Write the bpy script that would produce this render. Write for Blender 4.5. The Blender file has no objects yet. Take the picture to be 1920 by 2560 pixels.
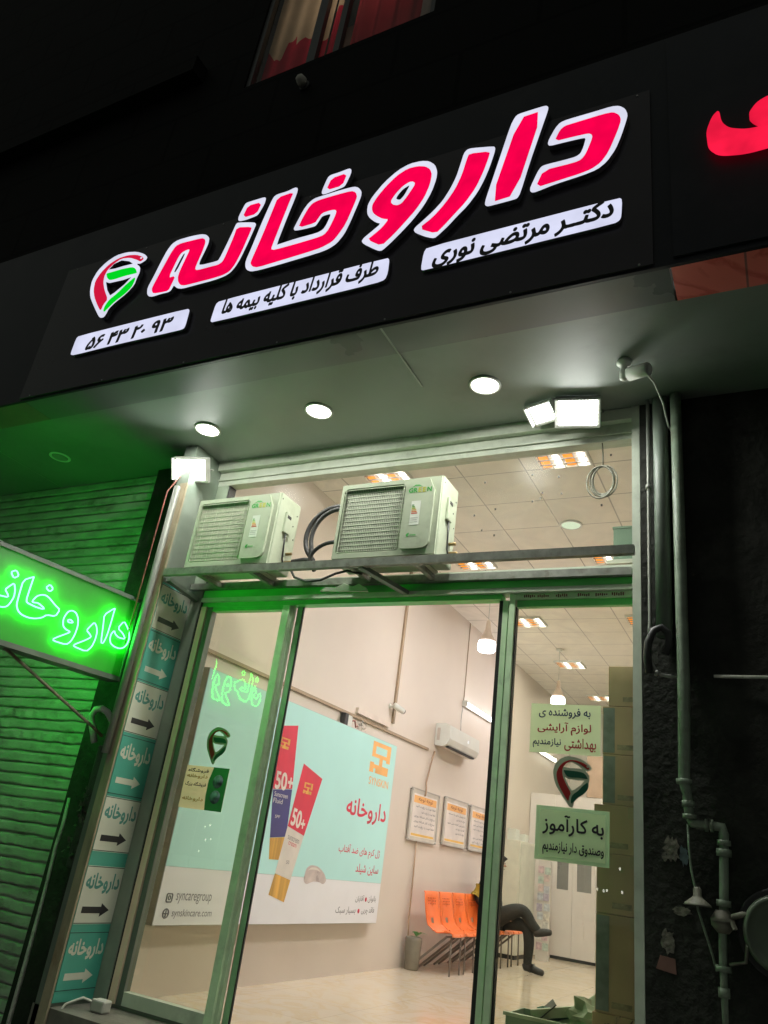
import bpy, bmesh, math, random
import numpy as np
from mathutils import Vector, Matrix
from mathutils.geometry import tessellate_polygon, interpolate_bezier, delaunay_2d_cdt
random.seed(7)
SC = bpy.context.scene
COL = SC.collection
H = 1.6            # eye height above the street; the heights below are measured from the eye

# ------------------------------------------------------------------ camera
cam = bpy.data.cameras.new('camera')
cam.sensor_fit = 'HORIZONTAL'; cam.sensor_width = 36.0; cam.lens = 36.0 * 1899.81 / 1920
cam.clip_start = 0.05; cam.clip_end = 500
camo = bpy.data.objects.new('camera', cam); COL.objects.link(camo)
camo.matrix_world = Matrix(((0.890098, 0.076927, 0.449230, 0.000000), (0.436983, -0.424106, -0.793209, 0.000000), (0.129502, 0.902339, -0.411112, 1.600000), (0, 0, 0, 1)))
SC.camera = camo

# ------------------------------------------------------------------ night world, exposure
W = bpy.data.worlds.new('World'); SC.world = W; W.use_nodes = True
nt = W.node_tree; bg = nt.nodes['Background']
sky = nt.nodes.new('ShaderNodeTexSky'); sky.sky_type = 'NISHITA'; sky.sun_disc = False      # night: only the city's glow is left
sky.sun_elevation = math.radians(-6); sky.sun_rotation = math.radians(180)
glow = nt.nodes.new('ShaderNodeMix'); glow.data_type = 'RGBA'; glow.blend_type = 'ADD'; glow.inputs['Factor'].default_value = 1
nt.links.new(sky.outputs['Color'], glow.inputs['A']); glow.inputs['B'].default_value = (.93, 1.0, .88, 1)
nt.links.new(glow.outputs['Result'], bg.inputs['Color']); bg.inputs['Strength'].default_value = 0.13
SC.view_settings.view_transform = 'Standard'; SC.view_settings.look = 'None'
SC.view_settings.exposure = 0.0; SC.view_settings.gamma = 1.0
SC.cycles.use_denoising = True
SC.cycles.sample_clamp_indirect = 4.0; SC.cycles.sample_clamp_direct = 8.0
SC.cycles.max_bounces = 8; SC.cycles.diffuse_bounces = 4; SC.cycles.glossy_bounces = 4
SC.cycles.transparent_max_bounces = 12
SC.cycles.caustics_reflective = False; SC.cycles.caustics_refractive = False

# ------------------------------------------------------------------ materials
def lin(h):
    h = h.lstrip('#'); o = []
    for i in (0, 2, 4):
        c = int(h[i:i+2], 16) / 255
        o.append(c / 12.92 if c <= .04045 else ((c + .055) / 1.055) ** 2.4)
    return tuple(o)
def col(c):
    return lin(c) if isinstance(c, str) else tuple(c)
def M(name, c, rough=.5, metal=0.0, var=.12, scale=4.0, bump=0.0, bscale=40.0, spec=.5, stretch=(1, 1, 1), dirt=None, dscale=2.0, coat=0):
    """procedural paint / plastic / metal / stone with a mottled tone, uneven gloss and optional dirt patches"""
    m = bpy.data.materials.new(name); m.use_nodes = True
    n = m.node_tree.nodes; l = m.node_tree.links; b = n['Principled BSDF']
    c = col(c)
    tc = n.new('ShaderNodeTexCoord'); mp = n.new('ShaderNodeMapping'); mp.inputs['Scale'].default_value = stretch
    l.new(tc.outputs['Object'], mp.inputs['Vector'])
    no = n.new('ShaderNodeTexNoise'); no.inputs['Scale'].default_value = scale; no.inputs['Detail'].default_value = 6
    l.new(mp.outputs['Vector'], no.inputs['Vector'])
    r = n.new('ShaderNodeValToRGB'); e = r.color_ramp.elements
    e[0].position = .3; e[1].position = .7
    e[0].color = (*[x * (1 - var) for x in c], 1); e[1].color = (*[min(1, x * (1 + var)) for x in c], 1)
    l.new(no.outputs['Fac'], r.inputs['Fac']); out = r.outputs['Color']
    if dirt:
        n2 = n.new('ShaderNodeTexNoise'); n2.inputs['Scale'].default_value = dscale; n2.inputs['Detail'].default_value = 9; n2.inputs['Roughness'].default_value = .7
        l.new(mp.outputs['Vector'], n2.inputs['Vector'])
        r2 = n.new('ShaderNodeValToRGB'); r2.color_ramp.elements[0].position = .52; r2.color_ramp.elements[1].position = .72
        l.new(n2.outputs['Fac'], r2.inputs['Fac'])
        mx = n.new('ShaderNodeMix'); mx.data_type = 'RGBA'
        l.new(r2.outputs['Color'], mx.inputs['Factor']); l.new(out, mx.inputs['A']); mx.inputs['B'].default_value = (*col(dirt), 1)
        out = mx.outputs['Result']
    l.new(out, b.inputs['Base Color'])
    mr = n.new('ShaderNodeMapRange'); mr.inputs['To Min'].default_value = max(.02, rough - .1); mr.inputs['To Max'].default_value = min(1, rough + .1)
    l.new(no.outputs['Fac'], mr.inputs['Value']); l.new(mr.outputs['Result'], b.inputs['Roughness'])
    b.inputs['Metallic'].default_value = metal; b.inputs['Specular IOR Level'].default_value = spec
    b.inputs['Coat Weight'].default_value = coat
    if bump:
        n3 = n.new('ShaderNodeTexNoise'); n3.inputs['Scale'].default_value = bscale; n3.inputs['Detail'].default_value = 5
        l.new(mp.outputs['Vector'], n3.inputs['Vector'])
        bp = n.new('ShaderNodeBump'); bp.inputs['Strength'].default_value = bump; bp.inputs['Distance'].default_value = .02
        l.new(n3.outputs['Fac'], bp.inputs['Height']); l.new(bp.outputs['Normal'], b.inputs['Normal'])
    return m
def E(name, c, s, uneven=0):
    m = bpy.data.materials.new(name); m.use_nodes = True
    n = m.node_tree.nodes; l = m.node_tree.links; n.clear()
    o = n.new('ShaderNodeOutputMaterial'); e = n.new('ShaderNodeEmission')
    e.inputs['Color'].default_value = (*col(c), 1); e.inputs['Strength'].default_value = s
    if uneven:                                    # LED modules behind the sheet: slightly uneven glow
        tc = n.new('ShaderNodeTexCoord'); no = n.new('ShaderNodeTexNoise'); no.inputs['Scale'].default_value = 7; no.inputs['Detail'].default_value = 2
        mr = n.new('ShaderNodeMapRange'); mr.inputs['From Min'].default_value = .3; mr.inputs['From Max'].default_value = .7
        mr.inputs['To Min'].default_value = s*(1-uneven); mr.inputs['To Max'].default_value = s*(1+uneven*.4)
        l.new(tc.outputs['Object'], no.inputs['Vector']); l.new(no.outputs['Fac'], mr.inputs['Value']); l.new(mr.outputs[0], e.inputs['Strength'])
    l.new(e.outputs[0], o.inputs[0]); return m
def backlit_print(m, s):
    """a printed sheet with lamps behind it gives off a little of its own colour"""
    b = m.node_tree.nodes['Principled BSDF']; src = b.inputs['Base Color'].links[0].from_socket
    m.node_tree.links.new(src, b.inputs['Emission Color']); b.inputs['Emission Strength'].default_value = s; return m
def thin_paper(m, f=.5):
    """paper stuck on a lit pane lets part of the light behind it through"""
    n = m.node_tree.nodes; l = m.node_tree.links; b = n['Principled BSDF']; src = b.inputs['Base Color'].links[0].from_socket
    t = n.new('ShaderNodeBsdfTranslucent'); x = n.new('ShaderNodeMixShader'); x.inputs[0].default_value = f
    l.new(src, t.inputs['Color']); l.new(b.outputs[0], x.inputs[1]); l.new(t.outputs[0], x.inputs[2]); l.new(x.outputs[0], n['Material Output'].inputs[0]); return m
def glass(name, tint, rough=.0, refl=1.6):
    m = bpy.data.materials.new(name); m.use_nodes = True
    n = m.node_tree.nodes; l = m.node_tree.links; n.clear()
    o = n.new('ShaderNodeOutputMaterial'); t = n.new('ShaderNodeBsdfTransparent'); g = n.new('ShaderNodeBsdfGlossy')
    d = n.new('ShaderNodeBsdfDiffuse'); d.inputs['Color'].default_value = (.55, .6, .5, 1)
    t.inputs['Color'].default_value = (*tint, 1); g.inputs['Roughness'].default_value = rough
    f = n.new('ShaderNodeFresnel'); f.inputs['IOR'].default_value = 1.5
    ml = n.new('ShaderNodeMath'); ml.operation = 'MULTIPLY'; ml.inputs[1].default_value = refl
    l.new(f.outputs[0], ml.inputs[0])
    # faint dust film, thicker in smears
    tc = n.new('ShaderNodeTexCoord'); no = n.new('ShaderNodeTexNoise'); no.inputs['Scale'].default_value = 1.6; no.inputs['Detail'].default_value = 7
    l.new(tc.outputs['Object'], no.inputs['Vector'])
    mr = n.new('ShaderNodeMapRange'); mr.inputs['From Min'].default_value = .35; mr.inputs['From Max'].default_value = .8; mr.inputs['To Min'].default_value = .006; mr.inputs['To Max'].default_value = .045
    l.new(no.outputs['Fac'], mr.inputs['Value'])
    m1 = n.new('ShaderNodeMixShader'); l.new(mr.outputs[0], m1.inputs[0]); l.new(t.outputs[0], m1.inputs[1]); l.new(d.outputs[0], m1.inputs[2])
    mx = n.new('ShaderNodeMixShader'); l.new(ml.outputs[0], mx.inputs[0]); l.new(m1.outputs[0], mx.inputs[1]); l.new(g.outputs[0], mx.inputs[2])
    l.new(mx.outputs[0], o.inputs[0]); return m
def tiles(name, c, mortar, w, h, ms, rough, off=0.0, veins=None, loc=(0, 0, 0), rot=(0, 0, 0), bump=.3, var=.05, spec=.5):
    """tile / panel grid with joints; veins adds marble figure"""
    m = bpy.data.materials.new(name); m.use_nodes = True
    n = m.node_tree.nodes; l = m.node_tree.links; b = n['Principled BSDF']; c = col(c)
    tc = n.new('ShaderNodeTexCoord'); mp = n.new('ShaderNodeMapping')
    mp.inputs['Location'].default_value = loc; mp.inputs['Rotation'].default_value = rot
    l.new(tc.outputs['Object'], mp.inputs['Vector'])
    br = n.new('ShaderNodeTexBrick'); br.offset = off; br.inputs['Scale'].default_value = 1
    br.inputs['Brick Width'].default_value = w; br.inputs['Row Height'].default_value = h; br.inputs['Mortar Size'].default_value = ms
    br.inputs['Mortar Smooth'].default_value = .1
    br.inputs['Color1'].default_value = (*[x * (1 - var) for x in c], 1); br.inputs['Color2'].default_value = (*[min(1, x * (1 + var)) for x in c], 1)
    br.inputs['Mortar'].default_value = (*col(mortar), 1)
    l.new(mp.outputs['Vector'], br.inputs['Vector']); out = br.outputs['Color']
    no = n.new('ShaderNodeTexNoise'); no.inputs['Scale'].default_value = 2.2; no.inputs['Detail'].default_value = 8
    no.inputs['Distortion'].default_value = 1.6
    l.new(mp.outputs['Vector'], no.inputs['Vector'])
    r = n.new('ShaderNodeValToRGB'); e = r.color_ramp.elements
    if veins:
        e[0].position = .44; e[1].position = .5; e[0].color = (1, 1, 1, 1); e[1].color = (*veins, 1)
        x = e.new(.56); x.color = (1, 1, 1, 1)
    else:
        e[0].color = (.86, .86, .86, 1); e[1].color = (1, 1, 1, 1); e[0].position = .3; e[1].position = .7
    l.new(no.outputs['Fac'], r.inputs['Fac'])
    mx = n.new('ShaderNodeMix'); mx.data_type = 'RGBA'; mx.blend_type = 'MULTIPLY'; mx.inputs['Factor'].default_value = 1
    l.new(out, mx.inputs['A']); l.new(r.outputs['Color'], mx.inputs['B']); l.new(mx.outputs['Result'], b.inputs['Base Color'])
    b.inputs['Roughness'].default_value = rough; b.inputs['Specular IOR Level'].default_value = spec
    bp = n.new('ShaderNodeBump'); bp.inputs['Strength'].default_value = bump; bp.inputs['Distance'].default_value = .004; bp.invert = True
    l.new(br.outputs['Fac'], bp.inputs['Height']); l.new(bp.outputs['Normal'], b.inputs['Normal'])
    return m

# ------------------------------------------------------------------ objects
def tag(o, label=None, cat=None, group=None, kind=None):
    if label: o['label'] = label
    if cat: o['category'] = cat
    if group: o['group'] = group
    if kind: o['kind'] = kind
    return o
def thing(name, loc, label, cat, group=None, rz=0.0):
    o = bpy.data.objects.new(name, None); COL.objects.link(o)
    o.location = (loc[0], loc[1], loc[2] + H); o.rotation_euler = (0, 0, rz); o.empty_display_size = .1
    return tag(o, label, cat, group)
def base(o):
    p = Vector((0, 0, 0))
    while o is not None: p = p + o.location; o = o.parent
    return p
def copy_tree(o, parent=None):
    c = o.copy(); COL.objects.link(c)
    if parent: c.parent = parent
    for ch in list(o.children): copy_tree(ch, c)
    return c
class MB:
    """collects shapes, links them as one mesh object"""
    def __init__(s): s.v = []; s.f = []; s.sm = []
    def add(s, vs, fs, smooth=False):
        k = len(s.v); s.v += [tuple(v) for v in vs]
        for f in fs: s.f.append(tuple(i + k for i in f)); s.sm.append(smooth)
        return s
    def box(s, x0, x1, y0, y1, z0, z1, bev=0.0):
        if bev > 0:
            bm = bmesh.new(); bmesh.ops.create_cube(bm, size=1)
            for v in bm.verts: v.co = Vector(((x0+x1)/2 + v.co.x*(x1-x0), (y0+y1)/2 + v.co.y*(y1-y0), (z0+z1)/2 + v.co.z*(z1-z0)))
            bmesh.ops.bevel(bm, geom=bm.edges[:], offset=bev, segments=2, profile=.5, affect='EDGES')
            bm.verts.index_update(); s.add([v.co for v in bm.verts], [[v.index for v in f.verts] for f in bm.faces]); bm.free(); return s
        v = [(x, y, z) for z in (z0, z1) for y in (y0, y1) for x in (x0, x1)]
        return s.add(v, [(0,2,3,1),(4,5,7,6),(0,1,5,4),(2,6,7,3),(0,4,6,2),(1,3,7,5)])
    def obox(s, p, q, w, h, up=(0, 0, 1)):
        """bar from p to q, width w across, height h along up"""
        p = Vector(p); q = Vector(q); d = (q - p).normalized(); a = d.cross(Vector(up)).normalized(); b = a.cross(d)
        v = []
        for e in (p, q):
            for i, j in ((-1,-1),(1,-1),(1,1),(-1,1)): v.append(e + a*(i*w/2) + b*(j*h/2))
        return s.add(v, [(0,1,2,3),(7,6,5,4),(0,4,5,1),(1,5,6,2),(2,6,7,3),(3,7,4,0)])
    def tube(s, pts, r, n=10, closed=False, caps=True):
        pts = [Vector(p) for p in pts]; N = len(pts); rs = r if isinstance(r, (list, tuple)) else [r] * N
        vs = []; prev = None
        for i, p in enumerate(pts):
            a = pts[(i-1) % N] if (closed or i) else p; b = pts[(i+1) % N] if (closed or i < N-1) else p
            d = (b - a).normalized()
            if prev is None:
                u = d.cross(Vector((0, 0, 1)))
                if u.length < .01: u = d.cross(Vector((1, 0, 0)))
            else:
                u = prev - d * prev.dot(d)
            u.normalize(); prev = u; w = d.cross(u)
            for k in range(n):
                t = 2 * math.pi * k / n; vs.append(p + (u * math.cos(t) + w * math.sin(t)) * rs[i])
        fs = []
        for i in range(N if closed else N-1):
            j = (i+1) % N
            for k in range(n): fs.append((i*n+k, i*n+(k+1) % n, j*n+(k+1) % n, j*n+k))
        if caps and not closed: fs += [tuple(range(n))[::-1], tuple(range((N-1)*n, N*n))]
        return s.add(vs, fs, True)
    def lathe(s, c, prof, n=24, axis=(0, 0, 1)):
        """prof: (radius, height along axis) from c"""
        ax = Vector(axis).normalized(); u = ax.orthogonal().normalized(); w = ax.cross(u); c = Vector(c); vs = []
        for r, h in prof:
            for k in range(n):
                t = 2*math.pi*k/n; vs.append(c + ax*h + (u*math.cos(t) + w*math.sin(t))*max(r, 1e-4))
        m = len(prof); fs = [(i*n+k, i*n+(k+1) % n, (i+1)*n+(k+1) % n, (i+1)*n+k) for i in range(m-1) for k in range(n)]
        fs += [tuple(range(n))[::-1], tuple(range((m-1)*n, m*n))]
        return s.add(vs, fs, True)
    def poly(s, outer, holes, o, u, v, t0=0.0, t1=None):
        """flat polygon(s) in the frame (o,u,v); with t1 a solid between the two offsets along u x v"""
        o = Vector(o); u = Vector(u); v = Vector(v); n = u.cross(v)
        loops = [list(outer)] + [list(h) for h in holes]
        flat = [Vector((p[0], p[1], 0)) for lp in loops for p in lp]
        tri = tessellate_polygon([[Vector((p[0], p[1], 0)) for p in lp] for lp in loops])
        tri = [t if (flat[t[1]]-flat[t[0]]).cross(flat[t[2]]-flat[t[0]]).z > 0 else (t[0], t[2], t[1]) for t in tri]
        P = lambda q, t: o + u*q.x + v*q.y + n*t
        top = t1 if t1 is not None else t0
        s.add([P(q, top) for q in flat], tri)
        if t1 is not None:
            s.add([P(q, t0) for q in flat], [t[::-1] for t in tri])
            for i, lp in enumerate(loops):
                q = [Vector((a[0], a[1], 0)) for a in lp]
                ar = sum(q[k].x*q[(k+1) % len(q)].y - q[(k+1) % len(q)].x*q[k].y for k in range(len(q)))
                if (ar < 0) == (i == 0): q = q[::-1]
                k = len(q); s.add([P(a, t0) for a in q] + [P(a, t1) for a in q], [(j, (j+1) % k, k+(j+1) % k, k+j) for j in range(k)])
        return s
    def build(s, name, m, parent=None, smooth_angle=None):
        off = base(parent) if parent else Vector((0, 0, 0))
        me = bpy.data.meshes.new(name)
        me.from_pydata([(x-off.x, y-off.y, z+H-off.z) for x, y, z in s.v], [], s.f)
        for p, q in zip(me.polygons, s.sm): p.use_smooth = q
        me.materials.append(m); me.update()
        o = bpy.data.objects.new(name, me); COL.objects.link(o)
        if parent: o.parent = parent
        return o
def sheet(name, m, parent, x0, x1, y, z0, z1): return MB().add([(x0, y, z0), (x1, y, z0), (x1, y, z1), (x0, y, z1)], [(0, 1, 2, 3)]).build(name, m, parent)
def box(name, m, parent, *a, **k): return MB().box(*a, **k).build(name, m, parent)
def smooth_loop(pts, it=1):
    """corner cutting, rounds a traced outline"""
    for _ in range(it):
        q = []
        for i, p in enumerate(pts):
            r = pts[(i+1) % len(pts)]
            q.append((p[0]*.8+r[0]*.2, p[1]*.8+r[1]*.2)); q.append((p[0]*.2+r[0]*.8, p[1]*.2+r[1]*.8))
        pts = q
    return pts

# ------------------------------------------------------------------ lettering (Persian joining forms set out by hand, drawn with Blender's own font)
FORMS = {}
def _f(ch, *c): FORMS[ch] = c
for ch, i, n in (('ا',0xFE8D,2),('آ',0xFE81,2),('ب',0xFE8F,4),('پ',0xFB56,4),('ت',0xFE95,4),('چ',0xFB7A,4),('ج',0xFE9D,4),('خ',0xFEA5,4),('د',0xFEA9,2),('ر',0xFEAD,2),('ز',0xFEAF,2),('ژ',0xFB8A,2),('س',0xFEB1,4),('ش',0xFEB5,4),('ص',0xFEB9,4),('ض',0xFEBD,4),('ط',0xFEC1,4),('ف',0xFED1,4),('ق',0xFED5,4),('ک',0xFB8E,4),('گ',0xFB92,4),('ل',0xFEDD,4),('م',0xFEE1,4),('ن',0xFEE5,4),('و',0xFEED,2),('ه',0xFEE9,4),('ی',0xFBFC,4)):
    FORMS[ch] = [chr(i+k) for k in range(n)]
def shape(s):
    out = []
    for i, ch in enumerate(s):
        if ch not in FORMS: out.append(ch); continue
        F = FORMS[ch]
        def joins_next(c): return c == 'ـ' or (c in FORMS and len(FORMS[c]) == 4)
        def joins_prev(c): return c == 'ـ' or c in FORMS
        pj = i > 0 and joins_next(s[i-1]); nj = len(F) == 4 and i+1 < len(s) and joins_prev(s[i+1])
        out.append(F[(3 if nj else 1) if pj else (2 if nj else 0)])
    if any(c in FORMS for c in s):
        r = ''.join(reversed(out)); t = ''; num = ''
        for c in r:                       # numbers keep their own order
            if c in '۰۱۲۳۴۵۶۷۸۹': num = c + num
            else: t += num + c; num = ''
        return t + num
    return s
_cache = {}
def contours(s):
    if s in _cache: return _cache[s]
    c = bpy.data.curves.new('lettering', 'FONT'); c.body = shape(s); c.size = 1.0
    o = bpy.data.objects.new('lettering', c); COL.objects.link(o)
    dg = bpy.context.evaluated_depsgraph_get(); cu = o.evaluated_get(dg).to_curve(dg)
    out = []
    for sp in cu.splines:
        bp = sp.bezier_points; pts = []
        for i in range(len(bp)):
            a, b = bp[i], bp[(i+1) % len(bp)]
            straight = (a.handle_right-a.co).cross(b.co-a.co).length < 1e-5 and (b.handle_left-a.co).cross(b.co-a.co).length < 1e-5
            k = 2 if straight else 5
            pts += [(p.x, p.y) for p in interpolate_bezier(a.co, a.handle_right, b.handle_left, b.co, k)[:-1]]
        q = []
        for p in pts:
            if not q or (p[0]-q[-1][0])**2 + (p[1]-q[-1][1])**2 > 1e-7: q.append(p)
        if len(q) > 2: out.append(q)
    o.evaluated_get(dg).to_curve_clear()
    bpy.data.objects.remove(o); bpy.data.curves.remove(c)
    _cache[s] = out; return out
def area(p): return .5*sum(p[k][0]*p[(k+1) % len(p)][1] - p[(k+1) % len(p)][0]*p[k][1] for k in range(len(p)))
_ink = {}
def glyphs(s, bold=0.0):
    if (s, bold) in _ink: return _ink[(s, bold)]
    cs = contours(s)
    sg = 1 if area(max(cs, key=lambda p: abs(area(p)))) > 0 else -1
    res = []
    for p in cs:
        if sg < 0: p = p[::-1]
        if bold:
            q = []; n = len(p)
            for i in range(n):
                a, b, c = p[i-1], p[i], p[(i+1) % n]
                d1 = Vector((b[0]-a[0], b[1]-a[1])).normalized(); d2 = Vector((c[0]-b[0], c[1]-b[1])).normalized()
                t = d1 + d2; t = t.normalized() if t.length > .2 else d1
                q.append((b[0]+t.y*bold, b[1]-t.x*bold))
            p = q if (area(q) > 0) == (area(p) > 0) else (p if area(p) > 0 else None)
        if p: res.append(p)
    xs = [q[0] for p in res for q in p]; ys = [q[1] for p in res for q in p]
    # constrained triangulation of all outlines together; a triangle is ink when its winding number is not zero
    pts = [Vector(q) for p in res for q in p]; ed = []; k = 0
    for p in res: n = len(p); ed += [(k+i, k+(i+1) % n) for i in range(n)]; k += n
    vs, _, fs, *_r = delaunay_2d_cdt(pts, ed, [], 0, 1e-6)
    V = np.array([(v.x, v.y) for v in vs]); T = np.array([f for f in fs])
    c = V[T].mean(axis=1); w = np.zeros(len(c))
    for p in res:
        A = np.array(p); B = np.roll(A, -1, axis=0)
        for (x1, y1), (x2, y2) in zip(A, B):
            if y1 == y2: continue
            lo, hi, s_ = (y1, y2, 1) if y2 > y1 else (y2, y1, -1)
            m = (c[:, 1] >= lo) & (c[:, 1] < hi)
            xi = x1 + (c[:, 1]-y1)*(x2-x1)/(y2-y1); w += np.where(m & (xi > c[:, 0]), s_, 0)
    T = T[np.abs(w) > .5]
    t3 = V[T]; cr = (t3[:, 1, 0]-t3[:, 0, 0])*(t3[:, 2, 1]-t3[:, 0, 1])-(t3[:, 1, 1]-t3[:, 0, 1])*(t3[:, 2, 0]-t3[:, 0, 0])
    T = [tuple(t) if q > 0 else (t[0], t[2], t[1]) for t, q in zip(T.tolist(), cr)]
    used = sorted({i for t in T for i in t}); ix = {i: k for k, i in enumerate(used)}
    out = (V[used].tolist(), [tuple(ix[i] for i in t) for t in T], (min(xs), min(ys), max(xs), max(ys)))
    _ink[(s, bold)] = out; return out
def text_mb(mb, s, o, u, v, w=None, h=None, bold=0.0, slant=0.0, lift=.003, rise=0.0):
    """lettering whose ink box starts at o, w wide and/or h high, in the frame (u,v)"""
    V, T, (x0, y0, x1, y1) = glyphs(s, bold)
    sx = w/(x1-x0) if w else h/(y1-y0); sy = h/(y1-y0) if h else sx
    o = Vector(o); u = Vector(u); v = Vector(v); n = u.cross(v)
    f = lambda q: o + u*((q[0]-x0)*sx + (q[1]-y0)*sy*slant) + v*((q[1]-y0)*sy + (q[0]-x0)*sx*rise) + n*lift
    return mb.add([f(q) for q in V], T)
def text(parent, m, s, o, u, v, name='lettering', **k): return text_mb(MB(), s, o, u, v, **k).build(name, m, parent)

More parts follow.
